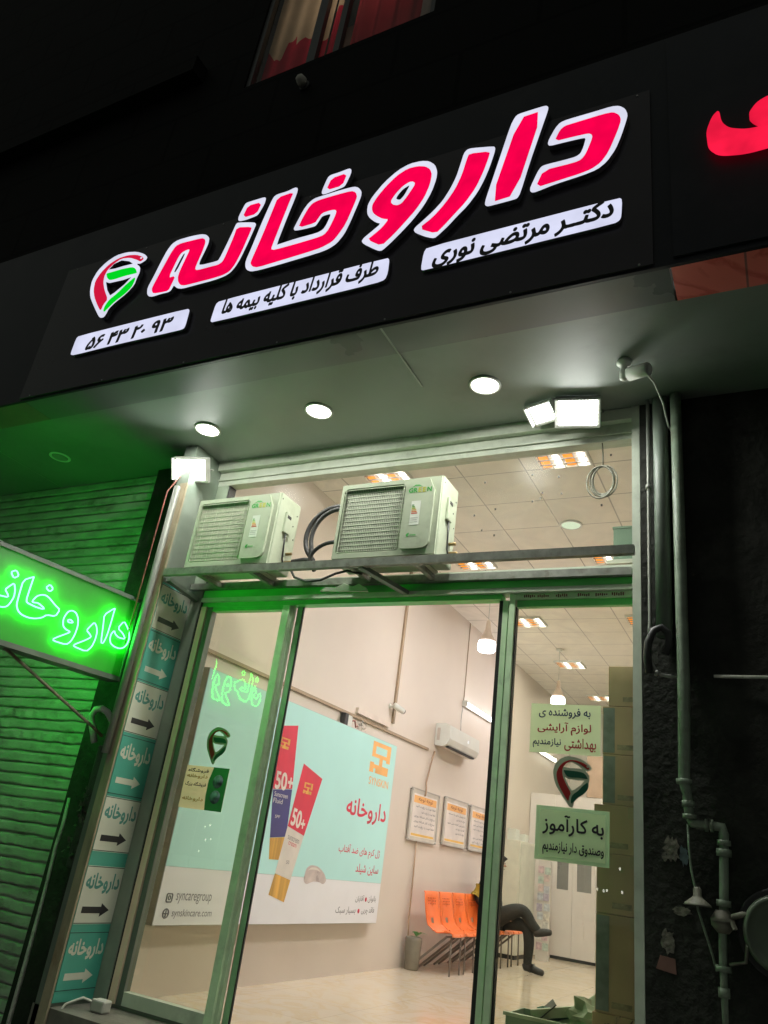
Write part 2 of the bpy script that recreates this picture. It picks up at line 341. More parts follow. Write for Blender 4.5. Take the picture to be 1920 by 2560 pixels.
# ------------------------------------------------------------------ outlines on the sign boards, in metres
SIGN_LETTERS=[
([(1.745,3.714),(1.728,3.777),(1.755,3.881),(1.786,4.028),(1.813,4.134),(1.847,4.194),(1.901,4.218),(2.04,4.214),(2.146,4.2),(2.199,4.177),(2.239,4.134),(2.247,4.08),(2.235,4.007),(2.209,3.897),(2.224,3.861),(2.391,3.854),(2.408,3.865),(2.437,3.98),(2.469,4.13),(2.48,4.195),(2.498,4.205),(2.66,4.153),(2.682,4.129),(2.68,4.105),(2.653,3.963),(2.62,3.818),(2.592,3.746),(2.558,3.699),(2.51,3.677),(2.419,3.666),(2.236,3.667),(2.113,3.667),(2.057,3.686),(2.011,3.727),(2.003,3.7),(1.993,3.678),(1.97,3.67),(1.901,3.673),(1.817,3.668),(1.773,3.681)],[[(2.032,4.042),(2.007,4.041),(1.963,3.865),(1.993,3.866)]],[(1.792,3.731),(1.786,3.762),(1.816,3.881),(1.86,4.041),(1.877,4.097),(1.904,4.15),(1.953,4.162),(2.092,4.154),(2.17,4.147),(2.2,4.129),(2.216,4.09),(2.211,4.006),(2.187,3.861),(2.192,3.831),(2.218,3.811),(2.356,3.809),(2.42,3.807),(2.455,3.826),(2.47,3.887),(2.497,4.053),(2.504,4.149),(2.65,4.106),(2.649,4.073),(2.617,3.892),(2.586,3.772),(2.548,3.71),(2.491,3.69),(2.39,3.686),(2.229,3.689),(2.13,3.691),(2.084,3.708),(2.05,3.75),(2.033,3.804),(2.036,3.862),(2.052,3.951),(2.075,4.068),(2.032,4.072),(1.985,4.056),(1.965,4.01),(1.928,3.816),(2,3.818),(1.987,3.75),(1.974,3.683),(1.897,3.687),(1.816,3.697)],[]),
([(2.491,4.23),(2.485,4.271),(2.516,4.388),(2.533,4.399),(2.601,4.398),(2.696,4.396),(2.713,4.38),(2.713,4.324),(2.68,4.231),(2.66,4.217),(2.568,4.209),(2.511,4.215)],[],[(2.533,4.24),(2.556,4.353),(2.685,4.344),(2.663,4.237)],[]),
([(2.687,3.718),(2.677,3.773),(2.7,3.895),(2.733,4.108),(2.771,4.307),(2.788,4.366),(2.815,4.382),(2.907,4.379),(2.972,4.395),(2.997,4.381),(3.004,4.353),(2.996,4.279),(2.966,4.106),(2.928,3.846),(2.95,3.847),(3.092,3.855),(3.268,3.851),(3.313,3.867),(3.334,3.904),(3.355,3.996),(3.336,4.006),(3.281,4.005),(3.266,3.974),(3.246,3.933),(3.233,3.925),(3.148,3.928),(3.067,3.938),(3.052,3.959),(3.058,3.986),(3.101,4.126),(3.133,4.181),(3.177,4.211),(3.234,4.213),(3.409,4.213),(3.506,4.206),(3.544,4.182),(3.575,4.135),(3.579,4.089),(3.564,4.015),(3.53,3.863),(3.5,3.766),(3.452,3.697),(3.391,3.667),(3.312,3.656),(2.994,3.646),(2.821,3.645),(2.752,3.653),(2.708,3.681)],[],[(2.733,3.729),(2.736,3.764),(2.775,3.962),(2.815,4.215),(2.833,4.337),(2.971,4.343),(2.958,4.284),(2.933,4.125),(2.89,3.838),(2.895,3.812),(2.924,3.797),(3.104,3.796),(3.285,3.799),(3.338,3.809),(3.365,3.847),(3.394,3.947),(3.402,4),(3.387,4.027),(3.351,4.037),(3.275,4.035),(3.249,3.987),(3.234,3.956),(3.096,3.955),(3.113,4.032),(3.145,4.119),(3.173,4.159),(3.228,4.173),(3.382,4.171),(3.493,4.164),(3.531,4.138),(3.548,4.092),(3.536,4.025),(3.497,3.858),(3.452,3.773),(3.414,3.724),(3.332,3.696),(3.231,3.688),(2.987,3.679),(2.807,3.673),(2.757,3.695)],[]),
([(3.233,4.237),(3.23,4.271),(3.255,4.388),(3.277,4.406),(3.341,4.405),(3.43,4.413),(3.451,4.394),(3.454,4.355),(3.429,4.257),(3.415,4.237),(3.337,4.229),(3.254,4.223)],[],[(3.27,4.255),(3.296,4.36),(3.423,4.365),(3.402,4.254)],[]),
([(3.651,3.93),(3.649,3.985),(3.672,4.048),(3.748,4.155),(3.84,4.232),(3.926,4.263),(4.015,4.254),(4.074,4.228),(4.122,4.175),(4.145,4.108),(4.146,4.038),(4.125,3.932),(4.083,3.828),(4.017,3.725),(3.944,3.64),(3.88,3.573),(3.826,3.525),(3.801,3.527),(3.759,3.556),(3.673,3.625),(3.653,3.654),(3.665,3.68),(3.71,3.714),(3.781,3.769),(3.736,3.795),(3.683,3.851),(3.661,3.889)],[[(3.946,4.055),(3.904,4.035),(3.872,3.992),(3.864,3.968),(3.871,3.954),(3.898,3.939),(3.925,3.974),(3.953,4.048)]],[(3.691,3.925),(3.688,3.964),(3.715,4.025),(3.768,4.1),(3.841,4.176),(3.919,4.214),(3.995,4.208),(4.054,4.182),(4.092,4.143),(4.11,4.09),(4.105,4),(4.08,3.903),(4.031,3.808),(3.958,3.715),(3.89,3.635),(3.814,3.564),(3.701,3.65),(3.741,3.678),(3.797,3.723),(3.838,3.786),(3.785,3.809),(3.734,3.853),(3.703,3.89)],[[(3.992,4.057),(3.974,4.078),(3.948,4.085),(3.901,4.063),(3.857,4.013),(3.829,3.961),(3.833,3.933),(3.853,3.907),(3.886,3.89),(3.916,3.897),(3.947,3.943),(3.977,4.001),(3.993,4.033)]]),
([(4.035,3.628),(4.044,3.651),(4.082,3.682),(4.157,3.751),(4.214,3.819),(4.257,3.907),(4.289,4),(4.308,4.106),(4.323,4.201),(4.344,4.227),(4.374,4.227),(4.527,4.18),(4.539,4.163),(4.537,4.122),(4.512,3.997),(4.486,3.904),(4.449,3.809),(4.39,3.715),(4.328,3.65),(4.278,3.59),(4.2,3.516),(4.177,3.517),(4.121,3.548),(4.05,3.602)],[],[(4.074,3.627),(4.163,3.691),(4.24,3.788),(4.294,3.886),(4.33,4),(4.352,4.135),(4.364,4.175),(4.507,4.138),(4.5,4.084),(4.475,3.974),(4.434,3.85),(4.375,3.748),(4.304,3.666),(4.248,3.599),(4.197,3.547)],[]),
([(4.507,3.687),(4.51,3.73),(4.563,3.991),(4.63,4.328),(4.655,4.393),(4.676,4.411),(4.765,4.411),(4.853,4.409),(4.871,4.39),(4.87,4.359),(4.842,4.236),(4.776,3.942),(4.729,3.7),(4.713,3.666),(4.695,3.661),(4.605,3.661),(4.53,3.662),(4.514,3.672)],[],[(4.542,3.686),(4.686,4.362),(4.836,4.366),(4.696,3.694)],[]),
([(4.789,3.695),(4.79,3.726),(4.829,3.839),(4.849,3.873),(4.875,3.879),(4.992,3.873),(5.055,3.873),(5.083,3.889),(5.099,3.935),(5.112,4.007),(5.092,4.016),(4.987,4.026),(4.893,4.032),(4.881,4.054),(4.887,4.089),(4.923,4.175),(4.952,4.21),(4.993,4.218),(5.157,4.213),(5.26,4.213),(5.305,4.197),(5.338,4.156),(5.352,4.101),(5.343,4.051),(5.316,3.942),(5.284,3.844),(5.235,3.762),(5.181,3.721),(5.098,3.706),(4.94,3.695),(4.825,3.674),(4.802,3.678)],[],[(4.824,3.707),(4.865,3.83),(5.051,3.822),(5.09,3.831),(5.117,3.872),(5.152,3.987),(5.146,4.022),(5.126,4.039),(5.045,4.048),(4.924,4.057),(4.954,4.137),(4.983,4.162),(5.042,4.162),(5.215,4.162),(5.271,4.153),(5.305,4.113),(5.315,4.068),(5.294,3.983),(5.245,3.836),(5.202,3.767),(5.148,3.734),(5.076,3.722),(4.968,3.716)],[]),
]
EMBLEM={
'white':[(1.277,3.6),(1.246,3.633),(1.134,3.772),(1.071,3.859),(1.037,3.939),(1.017,4.044),(1.045,4.146),(1.116,4.218),(1.216,4.263),(1.332,4.261),(1.456,4.23),(1.558,4.175),(1.605,4.13),(1.602,4.1),(1.546,4.076),(1.5,4.091),(1.56,4.036),(1.575,3.979),(1.564,3.921),(1.561,3.853),(1.504,3.782),(1.401,3.714),(1.354,3.666),(1.345,3.617),(1.329,3.587),(1.301,3.587)],
'holeA':[(1.178,4.118),(1.222,4.169),(1.302,4.184),(1.402,4.145),(1.459,4.101),(1.349,4.107),(1.255,4.107)],
'holeB':[(1.202,3.98),(1.253,3.957),(1.408,3.946),(1.498,3.953),(1.446,3.892),(1.358,3.828),(1.314,3.809),(1.254,3.882)],
'snake':[(1.267,3.662),(1.205,3.737),(1.134,3.834),(1.088,3.926),(1.07,4.02),(1.102,4.103),(1.171,4.175),(1.263,4.212),(1.368,4.214),(1.471,4.188),(1.55,4.146),(1.573,4.117),(1.544,4.096),(1.49,4.133),(1.398,4.182),(1.296,4.203),(1.222,4.169),(1.173,4.119),(1.157,4.06),(1.172,3.984),(1.222,3.89),(1.304,3.773),(1.274,3.728)],
'leafA':[(1.176,4.073),(1.23,4.071),(1.363,4.07),(1.47,4.058),(1.516,4.031),(1.549,3.978),(1.516,3.978),(1.413,3.985),(1.302,3.98),(1.242,3.987),(1.206,4.019)],
'leafB':[(1.317,3.641),(1.303,3.653),(1.302,3.704),(1.329,3.758),(1.403,3.808),(1.47,3.877),(1.545,3.935),(1.554,3.898),(1.541,3.832),(1.488,3.777),(1.397,3.723),(1.344,3.668)],
'eye':[(1.524,4.141),(1.534,4.126),(1.549,4.122),(1.557,4.131),(1.548,4.145),(1.532,4.15)],
}
PLATES={
'plate_phone':[(1.069,3.287),(1.063,3.313),(1.065,3.446),(1.085,3.467),(1.671,3.465),(2.218,3.462),(2.239,3.445),(2.242,3.393),(2.243,3.301),(2.234,3.276),(2.188,3.271),(1.562,3.28),(1.107,3.275)],
'plate_ins':[(2.481,3.283),(2.479,3.308),(2.485,3.435),(2.514,3.458),(3.172,3.458),(3.864,3.462),(3.881,3.443),(3.885,3.338),(3.873,3.282),(3.81,3.271),(3.301,3.269),(2.5,3.271)],
'plate_dr':[(4.118,3.294),(4.122,3.427),(4.14,3.464),(4.717,3.467),(5.304,3.47),(5.318,3.451),(5.314,3.328),(5.304,3.303),(5.277,3.289),(4.803,3.286),(4.139,3.281)],
}
YEH=[(5.97,3.819),(6.014,3.889),(6.072,3.917),(6.138,3.913),(6.199,3.866),(6.187,3.792),(6.129,3.801),(6.068,3.784),(6.102,3.733),(6.196,3.701),(6.217,3.64),(6.165,3.586),(6.069,3.567),(5.939,3.566),(5.817,3.601),(5.766,3.674),(5.762,3.774),(5.796,3.878),(5.833,3.917),(5.841,3.812),(5.876,3.752),(5.958,3.708),(6.057,3.701),(5.995,3.763)]
NEON=[[(0.101,1.38),(0.062,1.349),(0.029,1.312),(0.014,1.269),(0.019,1.221),(0.04,1.189),(0.074,1.172),(0.122,1.172),(0.162,1.186),(0.179,1.214),(0.181,1.252),(0.162,1.288),(0.145,1.263),(0.108,1.248),(0.046,1.253),(0.082,1.289),(0.138,1.312)],
[(0.208,1.446),(0.221,1.438),(0.284,1.371),(0.269,1.304),(0.245,1.168),(0.225,1.168),(0.212,1.23),(0.209,1.336),(0.21,1.429)],
[(0.345,1.293),(0.318,1.269),(0.3,1.229),(0.299,1.172),(0.31,1.117),(0.343,1.073),(0.458,1.081),(0.449,1.096),(0.373,1.15),(0.337,1.183),(0.354,1.2),(0.39,1.218),(0.367,1.26)],
[(0.545,1.318),(0.51,1.31),(0.481,1.275),(0.468,1.222),(0.471,1.158),(0.487,1.104),(0.515,1.074),(0.622,1.073),(0.621,1.088),(0.521,1.159),(0.514,1.17),(0.555,1.176),(0.582,1.193),(0.595,1.238),(0.585,1.279),(0.572,1.303)],
[(0.543,1.252),(0.56,1.24),(0.549,1.228),(0.512,1.235),(0.523,1.246)],
[(0.904,1.444),(0.969,1.395),(0.965,1.299),(0.959,1.223),(0.937,1.188),(0.902,1.17),(0.849,1.166),(0.8,1.175),(0.754,1.196),(0.725,1.227),(0.66,1.236),(0.642,1.292),(0.686,1.309),(0.747,1.344),(0.777,1.352),(0.808,1.346),(0.84,1.324),(0.861,1.28),(0.849,1.275),(0.813,1.284),(0.754,1.261),(0.775,1.253),(0.828,1.252),(0.896,1.259),(0.904,1.283),(0.905,1.357),(0.905,1.437)],
[(0.773,1.435),(0.74,1.412),(0.758,1.385),(0.796,1.402)],
[(1.023,1.354),(1.001,1.31),(0.993,1.265),(1.006,1.213),(1.021,1.187),(1.053,1.173),(1.125,1.172),(1.164,1.205),(1.178,1.265),(1.163,1.306),(1.119,1.286),(1.114,1.24),(1.079,1.244),(1.029,1.25),(1.043,1.271),(1.069,1.292),(1.047,1.324)],
[(1.039,1.442),(1.009,1.411),(1.037,1.383),(1.071,1.415)]]

# ------------------------------------------------------------------ palette
X, Y_, Z = (1, 0, 0), (0, 1, 0), (0, 0, 1)
m_asph = M('asphalt', (.05, .05, .05), .9, bump=.4, bscale=90)
m_pave = tiles('pavement', (.22, .21, .2), (.1, .1, .1), .4, .4, .01, .8)
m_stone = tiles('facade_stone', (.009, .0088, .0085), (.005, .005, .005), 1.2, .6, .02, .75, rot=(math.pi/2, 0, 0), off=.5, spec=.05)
m_dark = M('black_render', (.024, .025, .0215), .85, var=.4, scale=3, bump=.7, bscale=22, dirt=(.05, .052, .044), dscale=1.1, spec=.12)
m_comp = M('grey_composite_panel', (.15, .175, .155), .38, var=.12, scale=1.5, spec=.4, dirt=(.12, .14, .125), dscale=1.2)
m_compf = M('front_soffit_strip', (.085, .092, .092), .3, var=.08, scale=1.5)
m_fascia = M('dark_fascia', (.014, .015, .020), .4, var=.25, scale=2.5, spec=.16, dirt=(.024, .024, .028), dscale=1.3)
m_board = M('black_acrylic_board', (.034, .030, .036), .3, var=.15, scale=2, spec=.25)
m_silver = M('joint_strip', (.30, .31, .28), .4)
m_red_marble = tiles('red_marble', (.62, .15, .13), (.22, .09, .09), .5, .35, .006, .35, veins=(.75, .5, .45))
m_alu = M('painted_aluminium', (.54, .59, .49), .38, metal=.0, var=.08, scale=9, dirt=(.40, .44, .36), dscale=6)
m_alug = M('neon_lit_aluminium', (.12, .62, .14), .35, var=.1, scale=3)  # green neon light put into the base colour
m_alud = M('dark_aluminium', (.12, .15, .12), .45, var=.2)
m_steel = M('grey_steel', (.20, .21, .18), .5, metal=.25, var=.25, scale=14, dirt=(.10, .085, .06), dscale=9)
m_rust = M('rusted_trim', (.27, .23, .155), .6, var=.3, scale=10, dirt=(.16, .09, .04), dscale=8, stretch=(1, 1, .25))
m_chrome = M('galvanised_pole', (.28, .29, .26), .4, metal=.5, var=.15, stretch=(1, 1, .1), scale=12)
m_black = M('black_rubber', (.02, .02, .02), .55)
m_gasket = M('black_gasket', (.012, .012, .012), .6)
m_white = M('white_plastic', (.72, .73, .68), .4, var=.06)
m_acw = M('ac_enamel', (.44, .49, .37), .33, var=.05, scale=3, dirt=(.36, .39, .29), dscale=5)
m_acd = M('ac_fins', (.50, .51, .40), .6, var=.3, scale=30, stretch=(8, 1, 1))
m_acg = M('ac_grille_wire', (.46, .50, .38), .45, var=.12, scale=20)
m_shut = M('shutter_slats', (.34, .35, .31), .55, var=.22, scale=3, bump=.25, bscale=26, stretch=(1.2, 1, 3), dirt=(.13, .12, .09), dscale=2.2, spec=.3)
m_pipe = M('painted_pipe', (.17, .22, .16), .45, var=.25, scale=12, dirt=(.10, .10, .07), dscale=8)
m_pipew = M('white_pvc', (.50, .52, .46), .45, var=.2, scale=15, dirt=(.2, .2, .17), dscale=10)
m_glass = glass('door_glass', (.92, .95, .82))
m_glass2 = glass('transom_glass', (.97, .97, .91), .2, .25)
m_lside = M('letter_side', (.12, .12, .14), .4)
m_text = M('black_lettering', (.012, .012, .016), .5)
e_white = E('backlit_white', (.80, .81, .98), .95, .1)
e_red = E('backlit_red', (1.0, .0, .075), .97, .14)
e_green = E('backlit_green', (.0, .85, .02), .8)
e_dred = E('backlit_dark_red', (.80, .01, .06), .8)
e_plate = E('backlit_plate', (.74, .76, .97), .97, .1)
e_nred = E('red_neon_letter', (1.0, .012, .06), .97, .25)
e_neon = E('green_neon_tube', (.03, 1.0, .07), 48)
e_neon_b = E('green_neon_tube_far_face', (.03, 1.0, .07), 110)
e_flood = E('flood_led', (.98, 1.0, .95), 190)
e_spot = E('downlight_led', (1.0, 1.0, .91), 380)
m_teal = M('teal_print', (.06, .34, .26), .45, var=.06)
m_cream = M('white_print', (.60, .62, .52), .45, var=.06)
m_tealtxt = M('teal_lettering', (.07, .26, .22), .5)
m_line = M('dark_rule', (.02, .05, .045), .5)
m_paper = thin_paper(M('green_lit_paper', (.66, .80, .52), .7, var=.05))  # green light put into the paper colour
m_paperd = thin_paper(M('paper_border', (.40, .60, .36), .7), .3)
m_paper2 = thin_paper(M('green_lit_card', (.74, .88, .56), .7, var=.05), .25)  # card colour holds the green light as well
m_stile = M('green_lit_stile', (.62, .80, .54), .4, var=.08, scale=9, dirt=(.45, .58, .40), dscale=6)  # frame colour lightened and greened to carry the green light

# ------------------------------------------------------------------ ground
o = box('street', m_asph, None, -40, 40, -40, 1.6, -H-.3, -H-.12); tag(o, kind='structure')
o = box('pavement', m_pave, None, -40, 40, 1.6, 4.2, -H-.3, -H); tag(o, kind='structure')
o = box('shop_floor', tiles('marble_floor', (.66, .57, .45), (.50, .43, .34), .8, .8, .004, .13, veins=(.95, .89, .78), bump=.06), None, -4.2, .6, 4.66, 17.2, -1.25, -1.12); tag(o, kind='structure')
o = box('door_sill', M('sill_stone', (.13, .12, .10), .5, var=.25, scale=10, bump=.2), None, -4.42, -.62, 4.2, 4.66, -H, -1.123); tag(o, kind='structure')
m_wall = M('cream_wall_paint', (.665, .59, .515), .55, var=.035, scale=1.2, bump=.04, bscale=60)
m_wall2 = M('white_wall_paint', (.74, .72, .66), .6, var=.03, scale=1.2)
o = box('wall_left', m_wall, None, -4.4, -4.2, 4.66, 17.2, -1.25, 3.6); tag(o, kind='structure')
o = box('wall_right', m_wall2, None, .6, .8, 4.66, 17.2, -1.25, 3.6); tag(o, kind='structure')
o = box('wall_back', m_wall2, None, -4.2, .6, 17.0, 17.2, -1.12, 3.6); tag(o, kind='structure')
o = box('shop_ceiling', tiles('ceiling_tiles', (.92, .87, .78), (.5, .46, .4), .62, .63, .007, .7, loc=(.12, .25, 0), var=.02, bump=.4), None, -4.2, .6, 4.66, 17.0, 3.44, 3.6); tag(o, kind='structure')

# ------------------------------------------------------------------ building
bld = thing('shop_building', (0, 4.6, -H), 'dark shop building carrying the lit signs, grey canopy soffit and black wall beside the shopfront', 'building')
# wall right of the shopfront, with a lighter patch of old render at its top
box('facade_wall', m_dark, bld, -.712, 6, 4.5, 4.66, -H, 2.97)
box('facade_wall', m_dark, bld, -4.98, -4.42, 4.5, 4.66, -H, 2.97)
box('facade_wall', m_dark, bld, -14, -9.4, 4.5, 4.66, -H, 2.97)
box('front_wall', m_wall2, bld, -4.42, .6, 4.66, 4.76, 2.97, 3.6)
box('soffit', m_comp, bld, -14, 6, 3.52, 4.66, 2.972, 3.05)
box('soffit_strip', M('brown_soffit_strip', (.16, .095, .08), .35, var=.2, scale=3), bld, -14, -5.305, 3.24, 3.515, 2.966, 3.05)
box('soffit_strip', m_compf, bld, -5.3, -.36, 3.24, 3.515, 2.966, 3.05)
box('soffit_strip', m_red_marble, bld, -.35, 6, 3.24, 3.515, 2.966, 3.05)
box('joint_strip', m_silver, bld, -6.355, -6.348, 3.53, 4.6, 2.968, 2.9715)
box('joint_strip', m_silver, bld, -2.055, -2.043, 3.245, 3.9, 2.962, 2.9655)
for xa, xb in ((-14, -9.9), (-9.896, -6.6), (-6.596, 6)): box('fascia', m_fascia, bld, xa, xb, 3.215, 3.238, 2.955, 4.75)
UW = 3.35
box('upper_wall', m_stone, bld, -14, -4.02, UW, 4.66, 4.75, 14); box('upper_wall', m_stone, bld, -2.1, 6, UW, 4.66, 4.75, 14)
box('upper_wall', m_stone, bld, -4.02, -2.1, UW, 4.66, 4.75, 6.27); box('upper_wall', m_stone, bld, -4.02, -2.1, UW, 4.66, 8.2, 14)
box('cornice', m_stone, bld, -14, -4.6, UW-.16, UW-.002, 6.62, 6.82)
win = box('window_frame', M('window_aluminium', (.04, .04, .04), .5), bld, -4.02, -3.97, UW+.02, UW+.07, 6.27, 8.2)
MB().box(-3.36, -3.27, UW+.02, UW+.07, 6.27, 8.2).box(-3.08, -3.02, UW+.02, UW+.07, 6.27, 8.2).box(-2.15, -2.1, UW+.02, UW+.07, 6.27, 8.2).build('mullion', M('mullion_aluminium', (.04, .04, .04), .5), win)
def curtain(x0, x1, y, amp, pitch, zf, zt, name, m, ph=0.0):
    """hanging cloth with folds; zf(x) gives its lower edge"""
    n = int((x1-x0)/.012); k = 14; vs = []; fs = []
    for i in range(n+1):
        x = x0+(x1-x0)*i/n; d = amp*math.sin(2*math.pi*x/pitch+ph)+amp*.4*math.sin(5.1*x/pitch+1.3)
        for j in range(k+1):
            z0 = zf(x); z1 = zt(x); vs.append((x, y+d, z0+(z1-z0)*j/k))
    for i in range(n):
        for j in range(k): fs.append((i*(k+1)+j, (i+1)*(k+1)+j, (i+1)*(k+1)+j+1, i*(k+1)+j+1))
    nt_ = m.node_tree; b_ = nt_.nodes['Principled BSDF']; src = b_.inputs['Base Color'].links[0].from_socket
    if 'Translucent BSDF' not in nt_.nodes:                  # thin cloth lets the added lamp behind shine through
        tl = nt_.nodes.new('ShaderNodeBsdfTranslucent'); mx = nt_.nodes.new('ShaderNodeMixShader'); mx.inputs[0].default_value = .5
        nt_.links.new(src, tl.inputs['Color']); nt_.links.new(b_.outputs[0], mx.inputs[1]); nt_.links.new(tl.outputs[0], mx.inputs[2])
        nt_.links.new(mx.outputs[0], nt_.nodes['Material Output'].inputs[0])
    return MB().add(vs, fs, True).build(name, m, win)
m_curc = M('cream_curtain', (.70, .53, .34), .9, var=.1); m_curr = M('red_curtain', (.62, .025, .06), .85, var=.15)
def edge(x):                                       # the scalloped red border of the cream curtain
    p = [(-4.0, 6.97), (-3.9, 6.80), (-3.79, 6.70), (-3.765, 6.98), (-3.69, 7.0), (-3.672, 7.04), (-3.64, 6.86), (-3.568, 6.96), (-3.36, 6.79), (-3.2, 6.9)]
    for a, b in zip(p, p[1:]):
        if x <= b[0]: return a[1]+(b[1]-a[1])*max(0, (x-a[0])/(b[0]-a[0]))
    return p[-1][1]
curtain(-3.98, -3.30, UW+.14, .022, .21, edge, lambda x: 8.2, 'curtain', m_curc)
curtain(-3.98, -3.30, UW+.14, .022, .21, lambda x: 6.25, edge, 'curtain_border', m_curr)
curtain(-3.27, -3.08, UW+.14, .02, .15, lambda x: 6.25, lambda x: 7.18, 'curtain_border', m_curr, .6)
curtain(-3.27, -3.08, UW+.14, .02, .15, lambda x: 7.18, lambda x: 8.2, 'curtain', m_curc, .6)
curtain(-3.02, -2.3, UW+.12, .03, .19, lambda x: 6.25, lambda x: 8.2, 'curtain', M('maroon_curtain', (.34, .035, .045), .85, var=.25, scale=1.4), .3)
curtain(-2.3, -2.12, UW+.13, .012, .12, lambda x: 6.25, lambda x: 8.2, 'curtain', M('grey_net_curtain', (.30, .27, .24), .9))
box('curtain_fill', E('curtain_fill_glow', (1, .86, .72), 8), win, -3.4, -2.7, 4.0, 4.19, 7.6, 7.75)  # unseen lamp added behind the curtains to brighten them
box('room_back', M('dark_room', (.05, .03, .02), .9), win, -4.3, -1.9, 4.2, 4.25, 5.9, 8.6)
m_wg = glass('window_glass', (.9, .9, .9), refl=.3)
for a, b in ((-3.97, -3.36), (-3.27, -3.08), (-3.02, -2.15)): sheet('pane', m_wg, win, a, b, UW+.05, 6.27, 8.2)

# small bulkhead on the upper wall
t = thing('bulkhead_lamp', (-3.27, UW, 5.92), 'small unlit pale bulkhead lamp on the dark wall under the curtained window', 'lamp')
MB().lathe((-3.27, UW-.001, 5.92), [(.05, 0), (.05, .02), (.02, .03)], axis=(0, -1, 0)).build('base', m_black, t)
MB().lathe((-3.27, UW-.031, 5.92), [(.042, 0), (.046, .03), (.035, .07), (.01, .085)], axis=(0, -1, 0)).build('shade', M('bulkhead_shade', (.4, .38, .33), .5), t)

# ------------------------------------------------------------------ main sign
SX, SY = -5.9, 3.2
def so(t=0): return (SX, SY-t, 0)
sign = thing('shop_sign', (-2.9, 3.2, 2.97), 'large backlit pharmacy sign with red and white Persian letters on a black board', 'sign')
m_screw = M('screw_heads', (.3, .3, .3), .4, metal=.7)
for x in (-5.2, -4.4, -3.6, -2.8, -2.0, -1.2, -.5):
    for zz in (2.985, 4.295): MB().lathe((x, 3.1995, zz), [(.007, 0), (.006, .003), (.001, .0035)], 8, (0, -1, 0)).build('screw', m_screw, sign)
box('board', m_board, sign, SX+.58, SX+5.47, SY, SY+.013, 2.972, 4.315)
for w, wh, r, rh in SIGN_LETTERS:
    lt = MB().poly(smooth_loop(w), [smooth_loop(h) for h in wh], so(), X, Z, .043, .045).build('letter', e_white, sign)
    MB().poly(smooth_loop(w), [smooth_loop(h) for h in wh], so(), X, Z, .004, .0425).build('letter_side', m_lside, lt)
    MB().poly(smooth_loop(r), [smooth_loop(h) for h in rh], so(), X, Z, .0455, .05).build('letter_face', e_red, lt)
em = MB().poly(smooth_loop(EMBLEM['white']), [EMBLEM['holeA'], EMBLEM['holeB']], so(), X, Z, .043, .045).build('emblem', e_white, sign)
MB().poly(smooth_loop(EMBLEM['white']), [EMBLEM['holeA'], EMBLEM['holeB']], so(), X, Z, .004, .0425).build('emblem_side', m_lside, em)
MB().poly(smooth_loop(EMBLEM['snake']), [EMBLEM['eye']], so(), X, Z, .0455, .05).build('snake', e_dred, em)
MB().poly(smooth_loop(EMBLEM['leafA']), [], so(), X, Z, .0455, .05).poly(smooth_loop(EMBLEM['leafB']), [], so(), X, Z, .0455, .05).build('leaf', e_green, em)
for k, s, u0, z0, w, h, sl, rise in (('plate_phone', '۵۶ ۴۳ ۲۰ ۹۳', 1.215, 3.292, .87, .125, .2, .004), ('plate_ins', 'طرف قرارداد با کلیه بیمه ها', 2.555, 3.285, 1.25, .17, .12, .01), ('plate_dr', 'دکتــر مرتضی نوری', 4.185, 3.27, 1.08, .185, .12, .028)):
    pl = MB().poly(smooth_loop(PLATES[k]), [], so(), X, Z, .028, .03).build('name_plate', e_plate, sign)
    MB().poly(smooth_loop(PLATES[k]), [], so(), X, Z, .004, .0275).build('plate_side', m_lside, pl)
    text(pl, m_text, s, (SX+u0, SY-.03, z0), X, Z, w=w, h=h, bold=.04, slant=sl, lift=.002, rise=rise)

nb = thing('neighbour_sign', (-.3, 3.2, 3.6), 'glowing red Persian letter on the dark fascia at the right edge', 'sign')
MB().poly(smooth_loop(YEH, 2), [], so(), X, Z, .015, .05).build('letter', e_nred, nb)
box('board', m_fascia, nb, -.33, 3.5, SY-.002, SY+.013, 2.99, 4.7)

# ------------------------------------------------------------------ lamps under the canopy
m_rim = M('downlight_rim', (.6, .6, .55), .35)
spots = [(-1.63, 4.0, 'round recessed downlight lit in the soffit, nearest the square floodlight on the right'), (-2.94, 3.99, 'round recessed downlight lit in the soffit, middle of the row of three'), (-4.01, 4.0, 'round recessed downlight lit in the soffit, above the left floodlight')]
for i, (x, y, lb) in enumerate(spots):
    if i == 0:
        sp0 = t = thing('downlight', (x, y, 2.972), lb, 'downlight', 'recessed downlights in the soffit')
        MB().lathe((x, y, 2.9705), [(.092, 0), (.108, 0), (.110, .006), (.104, .012), (.094, .012), (.092, .004)], 40, (0, 0, -1)).build('rim', m_rim, t)
        MB().lathe((x, y, 2.968), [(.092, 0), (.092, .006), (.07, .008)], 40, (0, 0, -1)).build('lens', e_spot, t)
    else:
        t = copy_tree(sp0); t.location = (x, y, 2.972+H); t['label'] = lb
t = thing('downlight', (-5.8, 4.06, 2.972), 'unlit round downlight in the green lit soffit above the shutter', 'downlight', 'recessed downlights in the soffit')
MB().lathe((-5.8, 4.06, 2.9705), [(.075, 0), (.095, 0), (.097, .006), (.08, .01), (.076, .004)], 40, (0, 0, -1)).build('rim', m_rim, t)
MB().lathe((-5.8, 4.06, 2.969), [(.075, 0), (.074, .004), (.05, .006)], 40, (0, 0, -1)).build('lens', M('unlit_lens', (.2, .21, .19), .4), t)
